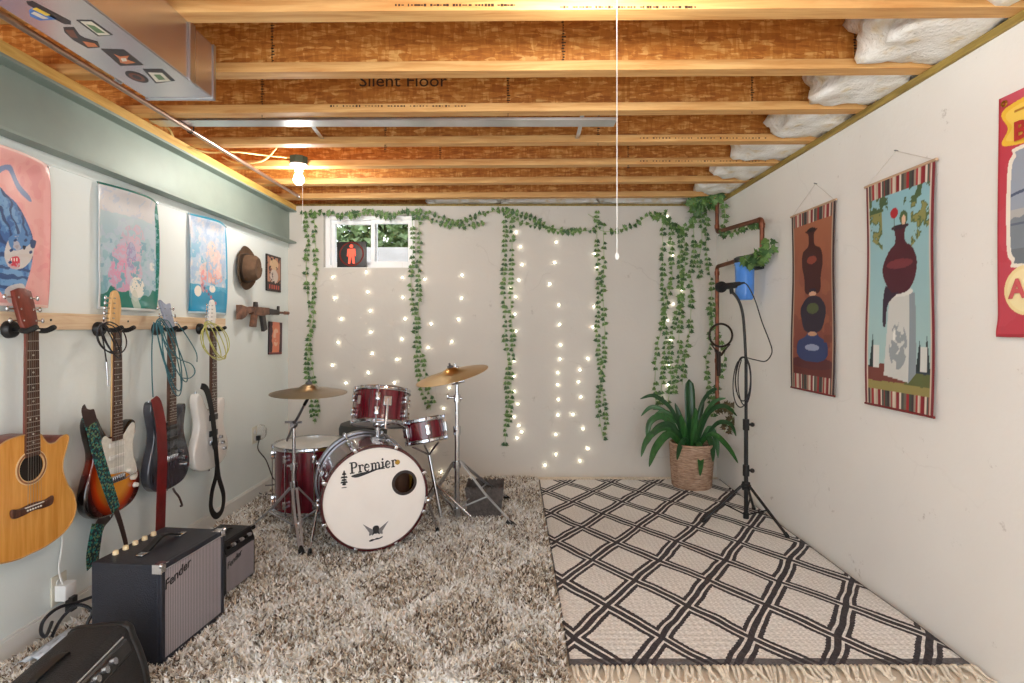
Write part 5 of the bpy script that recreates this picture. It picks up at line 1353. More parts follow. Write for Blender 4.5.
for k in range(7): MB().rod((.084, -.16 + .04 * k, .206), (.104, -.16 + .04 * k, .214), .012, .010, seg=14).build('knob', chrome, cb)
MB().rod((.070, -hl + .05, .228), (.070, hl - .06, .228), .004).build('edge_strip', silver, cb)
MB().ribbon(cr([(-.02, -.07, H), (-.02, -.05, H + .008), (-.02, .05, H + .008), (-.02, .07, H)], 5), .02, .005, side=(1, 0, 0)).build('handle', black, cb)

# ================================================================== BANNER WALL
QR = R(-90)
canvas = attr_mat('painted_canvas', .6, 0, .2, 300.)
def stripes(A, m):
    pal = [(156, 36, 42), (206, 196, 180), (76, 78, 72), (150, 138, 122), (128, 30, 40), (66, 74, 66), (186, 172, 154), (112, 100, 88), (166, 44, 48), (216, 206, 192), (60, 50, 56), (140, 34, 44)]
    rg = np.random.default_rng(9); e = np.cumsum(rg.uniform(.014, .05, 40)); e /= e[-1] / 1.02
    k = np.searchsorted(e, A.U.ravel()).reshape(A.U.shape)
    for i in range(40): A.put(m & (k == i), pal[(i * 5) % 12])
def banner(label, y0, y1, z0, z1, art, apex):
    t = thing('wall_banner', label, 'banner', (WR, (y0 + y1) / 2, (z0 + z1) / 2), (0, 0, QR), 'painted banners on the white wall')
    w, h = y1 - y0, z1 - z0
    art_mesh('painted_cloth', art, w, h, canvas, t, lambda u, v: .016 + .004 * np.sin(7 * v + 3 * u) + .006 * (np.abs(2 * u - 1) ** 3) * (1 - v), .002)
    MB().rod((-w / 2 - .012, -.016, h / 2), (w / 2 + .012, -.016, h / 2), .006).build('top_rod', mat('rod_wood', rgb(190, 160, 130), .5), t)
    MB().rod((-w / 2 - .004, -.020, -h / 2), (w / 2 + .004, -.020, -h / 2), .005).build('bottom_rod', mat('rod_dark', rgb(120, 40, 40), .5), t)
    cord = MB(); cord.tube([(-w / 2 + .01, -.016, h / 2 + .006), (apex[0], -.008, apex[1]), (w / 2 - .01, -.016, h / 2 + .006)], .0014, 5); cord.build('hanging_cord', mat('cord_white', rgb(214, 208, 200), .7), t)
    MB().rod((apex[0], 0, apex[1]), (apex[0], -.016, apex[1] + .003), .0025).build('nail', dchrome, t)
# brown banner: generic stacked urns
A = Art(110, 250, (150, 84, 54)); A.grad('v', (112, 54, 50), (172, 108, 76)); n = fbm(A.U, A.V, 4, 9, 90); A.put(n > .55, (166, 102, 74), .5)
A.put(A.rect(0, 0, 1, .20), (104, 48, 44)); A.put(A.ell(.5, .19, .62, .05), (140, 74, 58)).put(A.ell(.5, .155, .5, .035), (92, 44, 48))
dkr, nav, blu = (70, 28, 28), (46, 36, 54), (52, 66, 112)
A.put(A.smooth([(.30, .63), (.25, .70), (.28, .77), (.42, .80), (.43, .86), (.36, .885), (.64, .885), (.57, .86), (.58, .80), (.72, .77), (.76, .70), (.71, .63), (.66, .54), (.34, .54)]), dkr)
A.put(A.ell(.5, .72, .12, .022), (150, 70, 54)).put(A.ell(.5, .885, .1, .012), (40, 18, 20))
A.put(A.smooth([(.24, .40), (.22, .46), (.34, .51), (.44, .525), (.42, .56), (.58, .56), (.56, .525), (.68, .51), (.80, .46), (.78, .40), (.66, .33), (.34, .33)]), nav)
A.put(A.ell(.5, .455, .14, .03), (86, 96, 60)).put(A.ell(.5, .535, .09, .012), (214, 170, 140))
A.put(A.smooth([(.16, .20), (.18, .27), (.34, .30), (.42, .325), (.58, .325), (.66, .30), (.82, .27), (.84, .20), (.66, .165), (.34, .165)]), blu)
A.put(A.ell(.5, .24, .16, .018), (150, 160, 190)).put(A.ell(.5, .315, .1, .012), (200, 150, 120)).put(A.rect(.76, .27, .93, .31), (120, 64, 50))
stripes(A, (A.V > .925) | (A.V < .085)); A.put((A.U < .04) | (A.U > .965), (60, 40, 44)).put(((A.U > .04) & (A.U < .06)) | ((A.U > .945) & (A.U < .965)), (190, 170, 150))
banner('brown painted banner of three stacked dark urns with striped ends', 2.717, 3.135, .857, 1.845, A, (.02, .625))
# sky-blue banner: a pillar with a dark urn and a red flower
A = Art(110, 250, (150, 190, 196)); A.grad('v', (176, 202, 198), (136, 184, 198)); n = fbm(A.U, A.V, 6, 14, 95)
A.put(A.V < .18, (44, 60, 74)).put(A.V < .155 + .02 * n, (96, 104, 62)).put(A.ell(.32, .145, .36, .045), (122, 66, 58)).put(A.V < .105 + .015 * n, (150, 140, 84))
for x, h in ((.12, .27), (.9, .27), (.8, .25)): A.put(A.poly([(x - .05, .17), (x + .05, .17), (x, h + .05)]), (36, 52, 56))
for x in (.18, .86): A.put(A.rect(x - .045, .17, x + .045, .27), (214, 216, 212))
A.put(A.poly([(.30, .14), (.66, .12), (.66, .50), (.36, .50)]), (206, 208, 204)).put(A.poly([(.66, .12), (.76, .16), (.74, .49), (.66, .50)]), (140, 152, 160)).put(A.ell(.52, .50, .19, .02), (222, 222, 216))
m_ = fbm(A.U, A.V, 9, 20, 99); A.put(A.ell(.5, .27, .13, .1) & (m_ > .5), (150, 158, 162)).put(A.ell(.5, .27, .1, .08) & (m_ < .42), (236, 236, 230))
A.put(A.smooth([(.40, .50), (.28, .56), (.26, .62), (.36, .68), (.46, .71), (.46, .76), (.42, .775), (.66, .775), (.62, .76), (.62, .71), (.72, .68), (.78, .62), (.74, .55), (.62, .50)]), (78, 28, 42))
A.put(A.smooth([(.40, .50), (.30, .53), (.26, .45), (.27, .36), (.31, .36), (.34, .45), (.5, .5)]), (52, 36, 56)).put(A.ell(.52, .62, .2, .02), (120, 50, 58)).put(A.ell(.54, .775, .13, .012), (52, 30, 44))
A.put(A.rect(.455, .775, .465, .83), (60, 80, 50)).put(A.ell(.46, .84, .06, .022), (172, 34, 44)).put(A.ell(.60, .81, .06, .03), (70, 96, 60)).put(A.ell(.6, .80, .03, .02), (228, 190, 160))
lf = fbm(A.U, A.V, 16, 30, 101); cm = ((A.U < .26) | (A.U > .70)) & (A.V > .62 + .3 * np.abs(A.U - .5)) & (A.V < .93)
A.put(cm & (lf > .5), (84, 104, 60)).put(cm & (lf > .6), (140, 140, 84)).put((A.V > .86) & (lf > .55) & ((A.U < .36) | (A.U > .6)), (70, 96, 62))
stripes(A, (A.V > .925) | (A.V < .075)); A.put((A.U < .035) | (A.U > .965), (120, 36, 44)).put(((A.U > .035) & (A.U < .055)) | ((A.U > .945) & (A.U < .965)), (214, 196, 180))
banner('sky blue painted banner of a dark urn on a pale pillar with striped ends', 2.073, 2.471, .857, 1.845, A, (-.02, .60))
# red poster with lettering
y0, y1, z0, z1 = 1.25, 1.811, 1.17, 1.967
A = Art(300, 420, (190, 58, 76)); n = fbm(A.U, A.V, 5, 6, 111); A.put(n > .5, (198, 72, 90), .5).put(A.V > .96, (206, 96, 116), .6)
A.put(A.smooth([(.045, .95), (.5, .97), (.955, .95), (.94, .86), (.95, .79), (.5, .77), (.05, .79), (.06, .86)]), (236, 190, 60)).put(A.smooth([(.07, .935), (.5, .955), (.93, .935), (.92, .86), (.925, .805), (.5, .79), (.075, .805), (.085, .86)]), (244, 206, 92)).put(A.rect(.1, .915, .9, .925), (180, 120, 40))
def rr(a, b, c, d, r): 
    return A.smooth([(a, b + r), (a, d - r), (a + r * .3, d - r * .3), (a + r, d), (c - r, d), (c - r * .3, d - r * .3), (c, d - r), (c, b + r), (c - r * .3, b + r * .3), (c - r, b), (a + r, b), (a + r * .3, b + r * .3)])
A.put(rr(.06, .28, .94, .775, .1), (236, 228, 214)); pan = rr(.085, .295, .915, .76, .09); A.put(pan, (150, 160, 176))
A.put(pan & (A.V < .52), (176, 176, 174)).put(pan & (n > .55) & (A.V < .5), (120, 130, 140)).put(pan & (A.V < .36), (104, 112, 120)).put(pan & (np.abs(A.V - .56 - .03 * np.sin(8 * A.U)) < .006), (70, 84, 110)).put(pan & (np.abs(A.V - .46) < .005), (90, 100, 120))
for x in (.19, .81): A.put(A.ell(x, .19, .145, .102), (240, 220, 160)).put(A.ell(x, .19, .125, .088), (246, 230, 178))
A.put(rr(.34, .05, .66, .26, .05), (226, 170, 70))
A.put(A.V < .012, (170, 40, 56)).put(A.U < .012, (176, 40, 58))
ps = thing('wall_poster', 'red poster with yellow plaque and brass grommets, partly out of frame', 'poster', (WR, (y0 + y1) / 2, (z0 + z1) / 2), (0, 0, QR))
art_mesh('printed_sheet', A, y1 - y0, z1 - z0, attr_mat('vinyl_print', .4, .1), ps, lambda u, v: .006 + .008 * np.exp(-((v - .01) / .05) ** 2) + .003 * np.sin(6 * u + 4 * v), .0015)
red_ink = mat('red_lettering', rgb(176, 44, 40), .5)
text('lettering', 'B', .082, red_ink, ps, (-.196, -.0125, .262), (PI / 2, 0, 0), 0, .0006, 1., offset=.003)
text('lettering', 'A', .085, mat('rose_lettering', rgb(206, 92, 96), .5), ps, (-.206, -.0125, -.245), (PI / 2, 0, 0), 0, .0006, .95, offset=.003)
for x in (-1, 1):
    for z in (-1, 1): MB().lathe([(.005, 0), (.011, 0), (.010, .004), (.006, .004)], 18, Matrix.Translation((x * .255, -.008, z * .373)) @ RX, closed=True).build('grommet', brass, ps)

# ------------------------------------------------------------------ microphone on its stand
bx0, by0 = 1.418, 3.30
ms_ = thing('microphone_stand', 'black tripod microphone stand on the diamond rug', 'stand', (bx0, by0, .012))
o3 = Vector((bx0, by0, .012))
m = MB(); m.rod((0, 0, .03), (0, 0, .60), .0125, seg=14).rod((0, 0, .58), (0, 0, .98), .0095, seg=14); m.build('pole', blackm, ms_)
gp = [Vector((0, 0, .97)), at(745.4, 350, by0) - o3, at(744.3, 330, by0) - o3, at(743, 316, by0) - o3, at(740.5, 305, by0) - o3, at(736.5, 297, by0) - o3, at(732, 292, by0) - o3]
MB().tube(cr(gp, 6), .0085, 10).build('gooseneck', black, ms_)
for z, kx in ((.60, .026), (.32, .026)):
    MB().rod((0, 0, z - .035), (0, 0, z + .03), .019, seg=14).rod((0, 0, z), (kx, -.012, z + .0), .007).ball((kx + .006, -.014, z), .014, 10).build('clutch', rubber, ms_)
MB().rod((0, 0, .20), (0, 0, .245), .024, seg=14).ball((0, 0, .225), .03, 14, (1, 1, .6)).build('hub', rubber, ms_)
for fx, fy in ((.130, -.245), (-.270, -.01), (.148, .225)):
    d_ = Vector((fx, fy, 0)).normalized(); A_ = Vector((0, 0, .222)) + d_ * .03; B_ = Vector((fx, fy, .008))
    o = MB().rod(A_, B_, .0085, seg=10).rod(Vector((0, 0, .045)), A_.lerp(B_, .48), .0045).build('leg', blackm, ms_)
    MB().rod(A_.lerp(B_, .93), B_, .0115, .012).ball(B_, .012, 8).build('rubber_foot', rubber, o)
MB().rod((0, 0, .025), (0, 0, .06), .017).build('lower_collar', rubber, ms_)
clp = at(732, 292, by0) - o3
MB().rod(clp + Vector((.0, 0, -.012)), clp + Vector((-.006, 0, .03)), .012).rod(clp + Vector((-.03, 0, .034)), clp + Vector((.026, 0, .044)), .019).build('microphone_clip', rubber, ms_)
mcp = at(721.5, 287, by0 - .0); mct = at(740, 283.5, by0)
mc = thing('microphone', 'black microphone with a round foam windscreen held in the stand clip', 'microphone', mcp)
MB().rod((0, 0, 0), mct - mcp, .023, .012, 18).build('microphone_body', blackm, mc)
MB().ball((-.002, 0, 0), .036, 22, (1, 1, .97)).build('foam_windscreen', mat('foam', rgb(20, 20, 22), .95, 0, .3, 80, .8, 200), mc)
MB().rod(mct - mcp, (mct - mcp) * 1.25, .0085, .005).build('connector', rubber, mc)
Yc = by0 - .02
pts = [mct + Vector((.025, 0, .003)), at(748, 286, Yc), at(755, 300, Yc), at(762, 322, Yc), at(769, 340, Yc + .02), at(772, 352, Yc + .02), at(766, 361, Yc), at(756, 360, Yc - .02), at(748, 358, Yc - .02)]
for k in range(3):
    w, h, dx = [(7.5, 22, 0), (9, 25, -1), (6.5, 24, 1.5)][k]
    for q in range(12):
        a = 2 * PI * q / 12; pts.append(at(743 + dx + w * math.sin(a), 357 + h - h * math.cos(a) - (4 if k == 1 else 0) * math.sin(a), Yc - .01 - .008 * math.cos(a + k)))
pts += [at(739, 362, Yc), at(735.5, 378, Yc), at(736.5, 392, Yc)]
cbm = thing('microphone_lead', 'black microphone lead looping down and coiled on the stand pole', 'cable', pts[0])
MB().tube([c - pts[0] for c in cr(pts, 4)], .0036, 6).build('cable', blk, cbm)

# ------------------------------------------------------------------ copper pipes and filter in the corner
copper = mat('aged_copper', rgb(128, 78, 58), .42, .7, .3, 18)
X_ = 1.555; Yp = X_ * F / (717 - CX); Yq = X_ * F / (762 - CX)
za = CAMZ - (232 - CY) * Yp / F; zq = CAMZ - (219 - CY) * Yq / F
pp = thing('copper_pipe', 'brown copper pipe stepping down from the ceiling into the blue filter', 'pipe', (X_, Yp, 2.2))
def elbow(P, r=.03, n=5):
    out = [P[0]]
    for i in range(1, len(P) - 1):
        a, b_, c = P[i - 1], P[i], P[i + 1]; u = (a - b_).normalized(); v = (c - b_).normalized()
        for k in range(n + 1):
            t = k / n; out.append((b_ + u * r) * (1 - t) ** 2 + b_ * 2 * t * (1 - t) + (b_ + v * r) * t * t)
    return out + [P[-1]]
fz = 1.648; Yf = 3.56
o_ = Vector((X_, Yp, 2.2))
P = [Vector((X_, Yp, 2.40)), Vector((X_, Yp, za)), Vector((X_, Yq, zq)), Vector((X_, Yq, fz + .02)), Vector((X_, Yf - .05, fz + .02))]
MB().tube([c - o_ for c in elbow(P)], .0145, 14).build('pipe_run', copper, pp)
for b_, dirs in ((P[1], ((0, 0, 1), (0, -1, 0))), (P[2], ((0, 1, 0), (0, 0, -1)))):
    for d_ in dirs: MB().rod(b_ - o_ + Vector(d_) * .028, b_ - o_ + Vector(d_) * .055, .0185, seg=14).build('fitting', copper, pp)
p2 = thing('copper_pipe', 'brown copper pipe running from the blue filter down the corner behind the plant', 'pipe', (X_, Yp, 1.65))
o_ = Vector((X_, Yp, 1.65)); zb = CAMZ - (408 - CY) * Yp / F
P = [Vector((X_, Yf + .06, fz + .02)), Vector((X_, Yp, fz + .022)), Vector((X_, Yp, zb)), Vector((WR - .017, Yp - .06, zb + .01))]
MB().tube([c - o_ for c in elbow(P)], .0145, 14).build('pipe_run', copper, p2)
for z in (fz - .03, .95, zb + .04): MB().rod((0, 0, z - 1.65 - .015), (0, 0, z - 1.65 + .015), .0185, seg=14).build('fitting', copper, p2)
fl = thing('water_filter', 'blue ribbed water filter housing on the copper pipe in the corner', 'filter', (X_ - .035, Yf, 1.385))
bluef = mat('blue_plastic', rgb(74, 138, 222), .3, 0, .06, 20, coat=.3)
mb = MB(); mb.lathe([(0, 0), (.045, 0), (.052, .008), (.056, .05), (.060, .225), (.064, .23), (.064, .245), (0, .245)], 40)
mb.v = [(x * (1 + .03 * (1 if int(round(math.atan2(y, x) / (2 * PI) * 40)) % 4 < 2 else -1) * (.02 < z < .22)), y * (1 + .03 * (1 if int(round(math.atan2(y, x) / (2 * PI) * 40)) % 4 < 2 else -1) * (.02 < z < .22)), z) for x, y, z in mb.v]
mb.build('housing', bluef, fl)
MB().lathe([(0, .245), (.066, .245), (.066, .275), (.05, .285), (.02, .29), (0, .292)], 32).rod((.035, -.10, .283), (.035, .10, .283), .018).build('filter_cap', black, fl)
MB().span((.035, -.05, .20), (.108, .05, .30)).build('wall_bracket', blackm, fl, False, bevel=.004)
zr = CAMZ - (338 - CY) * Yp / F; rr_ = 11 * Yp / F
hk = thing('pipe_hanger', 'dark hooped hanger with a tapered stem on the corner pipe', 'hanger', (1.512, 3.98, CAMZ - (338 - CY) * 3.98 / F))
MB().tube([(rr_ * math.cos(a) + .012, 0, rr_ * math.sin(a) + .02) for a in [2 * PI * k / 28 for k in range(28)]], .008, 8, True).build('hoop', mat('dark_iron', rgb(48, 38, 34), .5, .6, .2, 30), hk)
MB().tube(cr([(-.06, .0, -.045), (-.03, 0, -.085), (-.006, 0, -.13), (-.004, 0, -.25)], 5), [.005] * 6 + [.012] * 5 + [.016] * 4 + [.010], 8).tube(cr([(.08, 0, -.045), (.045, 0, -.085), (.012, 0, -.13)], 5), [.005] * 6 + [.009] * 5, 8).rod((-.004, 0, -.10), (-.004, .0, -.28), .017, .013, 10).build('tapered_stem', mat('dark_iron', (0, 0, 0)), hk)

# ------------------------------------------------------------------ potted plant
pc_ = Vector((1.335, 4.06, .014))
pt = thing('potted_plant', 'broad leaved green plant in a woven brown basket pot in the far corner', 'plant', pc_)
def weave_mat():
    m, nt, b = nodes('basket_weave'); E.nt = nt; L = nt.links.new
    tc = N(nt, 'ShaderNodeTexCoord'); br = N(nt, 'ShaderNodeTexNoise', i_Scale=40., i_Detail=3.); mp = N(nt, 'ShaderNodeMapping'); mp.inputs['Scale'].default_value = (.6, .6, 3)
    L(tc.outputs['Object'], mp.inputs[0]); L(mp.outputs[0], br.inputs['Vector'])
    r = ramp(nt, br.outputs['Fac'], [(.3, rgb(138, 104, 84)), (.55, rgb(182, 150, 126)), (.75, rgb(204, 176, 152))]); L(r.outputs[0], b.inputs['Base Color']); b.inputs['Roughness'].default_value = .85
    sp = N(nt, 'ShaderNodeSeparateXYZ'); L(tc.outputs['Object'], sp.inputs[0]); k = (E(sp.outputs[2]) * 420.).sin()
    bp = N(nt, 'ShaderNodeBump', i_Strength=.6, i_Distance=.004); L(k.k, bp.inputs['Height']); L(bp.outputs[0], b.inputs['Normal'])
    return m
MB().lathe([(0, 0), (.138, 0), (.145, .01), (.158, .20), (.163, .325), (.157, .330), (.151, .325), (.146, .26), (0, .26)], 48).build('pot', weave_mat(), pt)
MB().lathe([(0, .298), (.10, .296), (.152, .285), (.10, .280), (0, .28)], 30).build('soil', mat('soil', rgb(52, 38, 28), .95, 0, .4, 60, .8, 80), pt)
gl = [mat('plant_leaf', rgb(44, 92, 40), .35, 0, .3, 12, stretch=(4, 4, 1)), mat('deep_plant_leaf', rgb(30, 70, 34), .35, 0, .3, 12, stretch=(4, 4, 1))]
def blade(pts, w, mi, tip=2.2):
    C = cr(pts, 6); n = len(C); vs = []; fs = []
    for i in range(n):
        t = C[min(i + 1, n - 1)] - C[max(i - 1, 0)]; t.normalize()
        f = i / (n - 1); hw = w * (.45 + .55 * min(1, f * 2.4)) * (1 - max(0, (f - .55) / .45) ** tip) + .0015
        s_ = t.cross(Vector((0, -1, .25))); s_.normalize(); u_ = s_.cross(t).normalized()
        for k, (a, c) in enumerate(((-1, .22), (-.5, .04), (0, -.10), (.5, .04), (1, .22))): vs.append(C[i] + s_ * hw * a + u_ * hw * c)
    for i in range(n - 1):
        for k in range(4): fs.append((i * 5 + k, i * 5 + k + 1, (i + 1) * 5 + k + 1, (i + 1) * 5 + k))
    o = MB().add(vs, fs).build('leaf', gl[mi], pt)
    sd = o.modifiers.new('Solidify', 'SOLIDIFY'); sd.thickness = .0015
Yb = pc_.y
def bl(P, w, dy, mi=0, tip=2.2):
    n = len(P)
    blade([at(x, y, Yb + dy * (i / (n - 1)) ** 1.2) - pc_ for i, (x, y) in enumerate(P)], w * .42, mi, tip)
bl([(690, 448), (690, 420), (689, 379)], .092, .05, 1, 7.); bl([(686, 446), (682, 425), (675, 403)], .05, .06, 1); bl([(694, 446), (698, 420), (704, 398)], .05, .08, 1)
bl([(685, 446), (673, 412), (655, 396), (640, 399)], .034, -.02, 1); bl([(684, 446), (668, 415), (652, 407), (641, 416)], .036, .06); bl([(683, 448), (665, 418), (650, 422), (647, 441)], .055, -.05)
bl([(682, 449), (666, 428), (648, 438), (641, 457)], .052, -.12); bl([(684, 450), (670, 434), (656, 447), (649, 467)], .066, -.16); bl([(693, 449), (698, 443), (700.5, 458), (700, 476)], .055, -.24)
bl([(697, 448), (712, 434), (727, 446), (738, 463)], .042, -.30); bl([(696, 447), (708, 414), (724, 406), (737, 416)], .036, -.28, 1); bl([(694, 446), (700, 408), (711, 391), (722, 389)], .03, .08, 1)
bl([(698, 448), (709, 428), (716, 440), (718, 458)], .048, -.08); bl([(691, 448), (699, 424), (710, 410)], .045, .02); bl([(688, 448), (679, 424), (664, 412), (652, 418)], .046, .02)
bl([(687, 449), (672, 426), (657, 428), (646, 446)], .05, -.08, 1); bl([(696, 449), (706, 436), (712, 446), (713, 462)], .05, -.18, 1); bl([(692, 448), (694, 426), (696, 408)], .055, -.06); bl([(686, 448), (684, 430), (680, 414)], .055, -.08)
bl([(699, 448), (716, 424), (730, 424), (736, 436)], .034, -.26, 1); bl([(690, 450), (686, 440), (680, 446), (677, 460)], .045, -.20, 1); bl([(695, 446), (703, 418), (714, 402), (726, 398)], .032, -.10)

# ------------------------------------------------------------------ ivy
ivy_m = [mat('ivy_leaf', rgb(92, 124, 62), .5, 0, .3, 16), mat('ivy_leaf_dark', rgb(58, 92, 48), .5, 0, .3, 16)]
ivy_stem = mat('ivy_stem', rgb(150, 176, 110), .6, 0, .1, 20)
LEAF = [(0, 0), (.26, -.14), (.50, .06), (.34, .28), (.40, .56), (.16, .58), (0, 1.), (-.16, .58), (-.40, .56), (-.34, .28), (-.50, .06), (-.26, -.14)]
def ivy(label, pts, step=.040, size=.033, spread=.012, group='ivy garlands on the far wall', two=True, seed=None, m=None, cat='ivy garland', jit=.3, face=Vector((0, -1, 0))):
    rg = random.Random(len(label) * 31 + int(pts[0].x * 1000) + (seed or 0))
    C = cr(pts, 8); t = thing('ivy_garland', label, cat, C[0], group=group)
    C = [c - t.location for c in C]
    # walk at even steps
    out = [C[0]]; acc = 0
    for a, b_ in zip(C, C[1:]):
        l = (b_ - a).length; d = step - acc
        while d <= l: out.append(a.lerp(b_, d / l)); d += step
        acc = (acc + l) % step if l + acc >= step else acc + l
    s = MB(); vsn = 0
    for i, p in enumerate(out):
        tg = (out[min(i + 1, len(out) - 1)] - out[max(i - 1, 0)])
        if tg.length < 1e-6: continue
        tg.normalize(); sd_ = tg.cross(face); sd_.normalize()
        for q in ((-1, 1) if two else (rg.choice((-1, 1)),)):
            if rg.random() < .27: continue
            z = size * rg.uniform(.72, 1.15); ang = rg.uniform(-.6, .6)
            d = (sd_ * q + tg * (.15 + .8 * math.sin(ang)) + Vector((0, 0, -.45 + .5 * rg.uniform(-1, 1)))); d.normalize()
            nrm = (face + Vector((rg.uniform(-jit, jit), rg.uniform(-jit, jit), rg.uniform(-jit, jit)))).normalized()
            xx = d.cross(nrm).normalized(); nn = xx.cross(d).normalized()
            base = p + sd_ * q * spread * rg.uniform(.1, .5) + face * rg.uniform(.002, .014)
            vs = [base + xx * (x * z) + d * (y * z) + nn * (abs(x) * -.25 * z) for x, y in LEAF] + [base + d * (.30 * z)]
            s.add(vs, [(k, (k + 1) % 12, 12) for k in range(12)], rg.random() < .4)
    s.build('foliage', ivy_m, t, fix=False)
    MB().tube(C, .0022, 5).build('stem', ivy_stem, t)
    return t
B = WB - .022
def bw(*p): return [at(x, y, B) for x, y in p]
ivy('ivy garland draped over the top of the small window', bw((306, 213), (325, 213), (345, 216), (368, 212), (390, 216), (414, 211)), .036, .04)
ivy('lower ivy garland sagging between the window and the middle strands', bw((414, 214), (432, 221), (452, 226), (470, 226), (484, 222)), .038, .033)
ivy('upper ivy garland sagging between the window and the middle strands', bw((416, 212), (436, 215), (455, 222), (470, 218), (490, 212), (508, 209)), .038, .033)
ivy('upper ivy garland sagging from the middle strands to the tall pair', bw((508, 210), (522, 215), (538, 221), (552, 228), (575, 231), (597, 230)), .038, .033)
ivy('lower ivy garland sagging from the middle strands to the tall pair', bw((505, 213), (520, 222), (540, 227), (560, 232), (580, 232)), .038, .033)
ivy('ivy garland rising from the tall pair to the corner cluster', bw((588, 214), (596, 220), (600, 230), (615, 231), (635, 224), (650, 215), (668, 212)), .038, .033)
ivy('ivy garland dipping across the top of the corner cluster', bw((655, 216), (668, 222), (682, 230), (694, 220), (704, 208)), .026, .045)
for k, (pts, nm) in enumerate([
    ([(304, 212), (308, 240), (306, 270), (308, 300), (310, 330), (307, 365), (309, 385), (312, 410), (315, 424)], 'outer of the two ivy strands hanging beside the window above the floor tom'),
    ([(314, 212), (315, 240), (316, 268), (314, 296), (313, 320), (309, 345), (313, 370), (316, 395), (319, 418)], 'inner of the two ivy strands hanging beside the window above the floor tom'),
    ([(412, 214), (413, 250), (411, 275), (412, 300), (415, 318), (416, 350), (418, 370), (424, 396), (431, 410)], 'first ivy strand past the window, the one ending above the small tom'),
    ([(418, 214), (420, 246), (418, 268), (419, 292), (418, 320), (419, 345), (424, 362), (427, 386), (434, 404)], 'second ivy strand past the window, passing behind the tilted cymbal'),
    ([(505, 212), (505, 250), (503, 285), (505, 310), (505, 340), (508, 360), (507, 385), (508, 410), (506, 428), (505, 444)], 'middle ivy strand of the far wall, longer of the pair'),
    ([(512, 212), (512, 250), (511, 282), (511, 310), (513, 345), (511, 370), (511, 400), (509, 425)], 'middle ivy strand of the far wall, shorter of the pair'),
    ([(597, 212), (597, 250), (599, 290), (597, 320), (598, 350), (601, 375), (598, 400), (600, 422), (604, 440)], 'tall ivy strand between the pull string and the fairy lights, outer one'),
    ([(603, 224), (604, 262), (603, 295), (605, 330), (604, 356), (602, 376), (604, 405), (607, 430)], 'tall ivy strand between the pull string and the fairy lights, inner one'),
    ]):
    ivy(nm, bw(*pts), .038, .032)
cl = [[(662, 214), (663, 250), (663, 285), (664, 310), (661, 330), (657, 350), (655, 380), (656, 410)],
      [(671, 218), (671, 250), (672, 280), (667, 300), (665, 325), (665, 350), (662, 380), (660, 406)],
      [(680, 226), (680, 260), (680, 290), (681, 315), (679, 335), (679, 355), (675, 385), (674, 395)],
      [(684, 224), (685, 262), (682, 295), (674, 325), (670, 350), (671, 380), (668, 402)],
      [(693, 216), (694, 250), (690, 280), (691, 310), (689, 335), (685, 360), (682, 385)],
      [(701, 216), (702, 240), (699, 262), (700, 280)],
      [(707, 214), (706, 245), (709, 270), (712, 290), (709, 315), (711, 340), (706, 360), (709, 392), (711, 410)]]
cw = ['first', 'second', 'third', 'fourth', 'fifth', 'short sixth', 'seventh']
for k, pts in enumerate(cl):
    ivy('%s ivy strand of the dense cluster by the corner, counting from the pull string' % cw[k], [at(x, y, B - .012 * (k % 3)) for x, y in pts], .040, .036)
ivy('ivy strand growing up alongside the corner pipe above the plant', [at(x, y, 4.14) for x, y in [(713, 415), (716, 390), (722, 370), (724, 350), (714, 330), (712, 300)]], .044, .038)
ivy('ivy winding along the stepped copper pipe near the ceiling', [at(x, y, yy) for x, y, yy in [(722, 196, 4.08), (725, 215, 4.06), (722, 234, 4.02), (735, 232, 3.85), (748, 227, 3.65), (760, 226, 3.4)]], .04, .036, group=None)
ivy('ivy draped over the top of the blue water filter', [at(x, y, yy) for x, y, yy in [(744, 258, 3.5), (748, 262, 3.47), (754, 264, 3.44), (758, 258, 3.4), (766, 252, 3.34), (769, 244, 3.33), (766, 238, 3.33)]], .012, .055, .03, None, jit=.7)
ivy('dense dark ivy clump hanging from the last joist in the corner', [at(x, y, yy) for x, y, yy in [(690, 206, 4.2), (700, 200, 4.18), (706, 192, 4.15), (712, 188, 4.13), (716, 196, 4.12), (709, 204, 4.15), (698, 207, 4.2), (694, 212, 4.2)]], .0065, .055, .045, None, jit=.9, seed=5)
dr = ivy('withered ivy hanging from the lower end of the corner pipe', [at(x, y, yy) for x, y, yy in [(716, 409, 4.06), (724, 407, 4.03), (733, 409, 4.0), (734, 416, 4.0), (728, 424, 4.0), (724, 432, 4.02)]], .022, .05, .03, None, jit=.9)
dr.children[0].data.materials.clear(); dr.children[0].data.materials.append(mat('dry_leaf', rgb(86, 74, 48), .8, 0, .35, 20)); dr.children[0].data.materials.append(mat('dull_leaf', rgb(62, 74, 44), .8, 0, .35, 20))

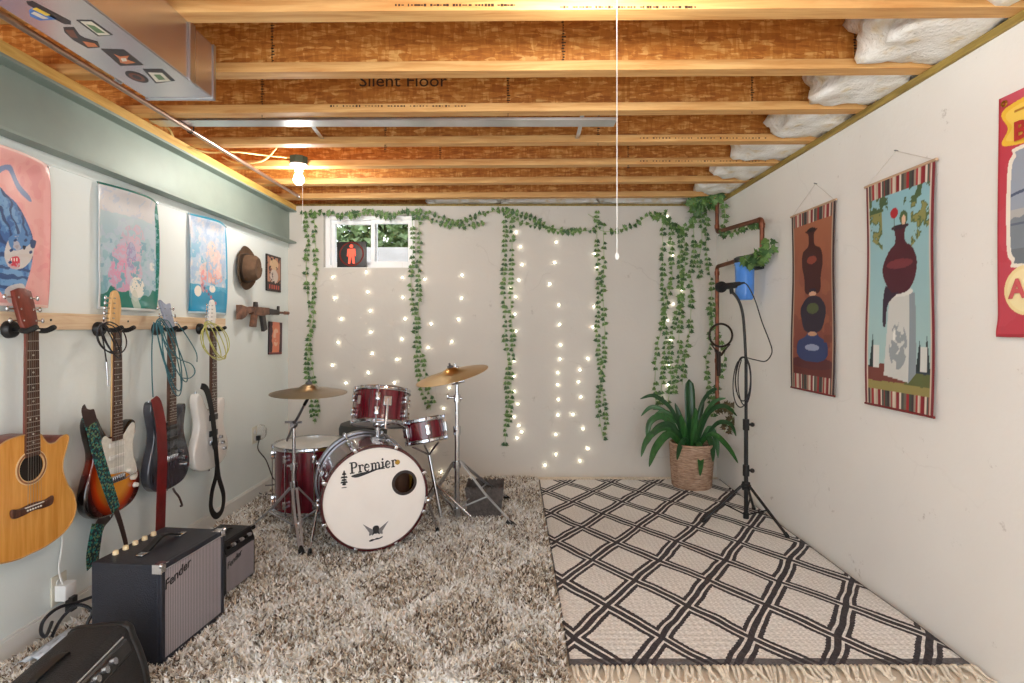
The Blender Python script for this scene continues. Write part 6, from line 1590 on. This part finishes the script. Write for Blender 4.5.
# ------------------------------------------------------------------ fairy lights
fl_m = emit('fairy_bulb', (1., .92, .72), 18.)
wire_m = mat('fairy_wire', rgb(205, 200, 188), .5)
cols = [
 ('first column below the window, nearest the mint wall', [(332.5, 277), (334.6, 298), (341, 319), (338, 342.6), (332.3, 365.4), (345.6, 383)]),
 ('second column below the window, under the sign', [(366, 272), (367.6, 292), (370, 311), (370.5, 332), (372, 353.7), (368, 372.8)]),
 ('third column below the window, under the clear pane', [(402, 277.4), (402.8, 297.3), (405, 318.8), (401.8, 339), (397, 359.4), (394.4, 382.6)]),
 ('column beside the ivy that passes behind the tilted cymbal', [(424.5, 279.3), (431, 324), (428, 347.5), (449, 388), (443.7, 408.6), (432.5, 449.6), (441, 472)]),
 ('column above the tilted cymbal', [(462, 275), (461.6, 298), (458.3, 319.3), (452, 341.4)]),
 ('column woven with the middle ivy strands', [(516, 232), (520.5, 246.7), (522, 264.6), (518.8, 280), (511, 288), (515.7, 297), (515, 314), (516, 331), (514, 361), (514, 376), (514.4, 391.5), (517.7, 404), (514, 417), (518.8, 425.7), (521.6, 432), (517, 438)]),
 ('longest column between the middle ivy and the tall pair', [(556.3, 242), (554.7, 262.5), (549.8, 283.8), (559, 304.8), (559.6, 324.4), (560.5, 345), (560, 359), (557.8, 372.8), (557.6, 384.7), (558.3, 399.4), (558, 415), (555.9, 434.7), (556, 454.5), (545, 465.4)]),
 ('column running down beside the tall ivy pair', [(594.7, 254), (596.7, 266.6), (594, 306.6), (593, 327), (588, 358.5), (580, 370), (578.5, 382), (581, 397), (573, 414.5), (583, 428.8), (588, 448.7), (580, 461)]),
 ('column glowing inside the dense ivy cluster', [(667, 216), (670, 243), (673, 255), (682, 290), (673, 304), (668, 320), (671, 340), (669, 365), (668, 385), (662, 398)]),
]
fb0 = None
for nm, pts in cols:
    P = [at(x, y, WB - .014) for x, y in pts]
    top = Vector((P[0].x, WB - .008, min(TOPZ - .01, P[0].z + .12)))
    t = thing('fairy_lights', 'string of warm fairy lights, ' + nm, 'fairy lights', top, group='fairy light strings on the far wall')
    MB().tube([c - top for c in cr([top] + [p + Vector((0, .008, 0)) for p in P], 4)], .0007, 4).build('wire', wire_m, t)
    for p in P:
        o = MB().ball((0, 0, 0), .0044, 10, (1, 1, 1.25)).build('bulb', fl_m, t) if fb0 is None else dup(fb0, t)
        fb0 = fb0 or o; o.location = p - top
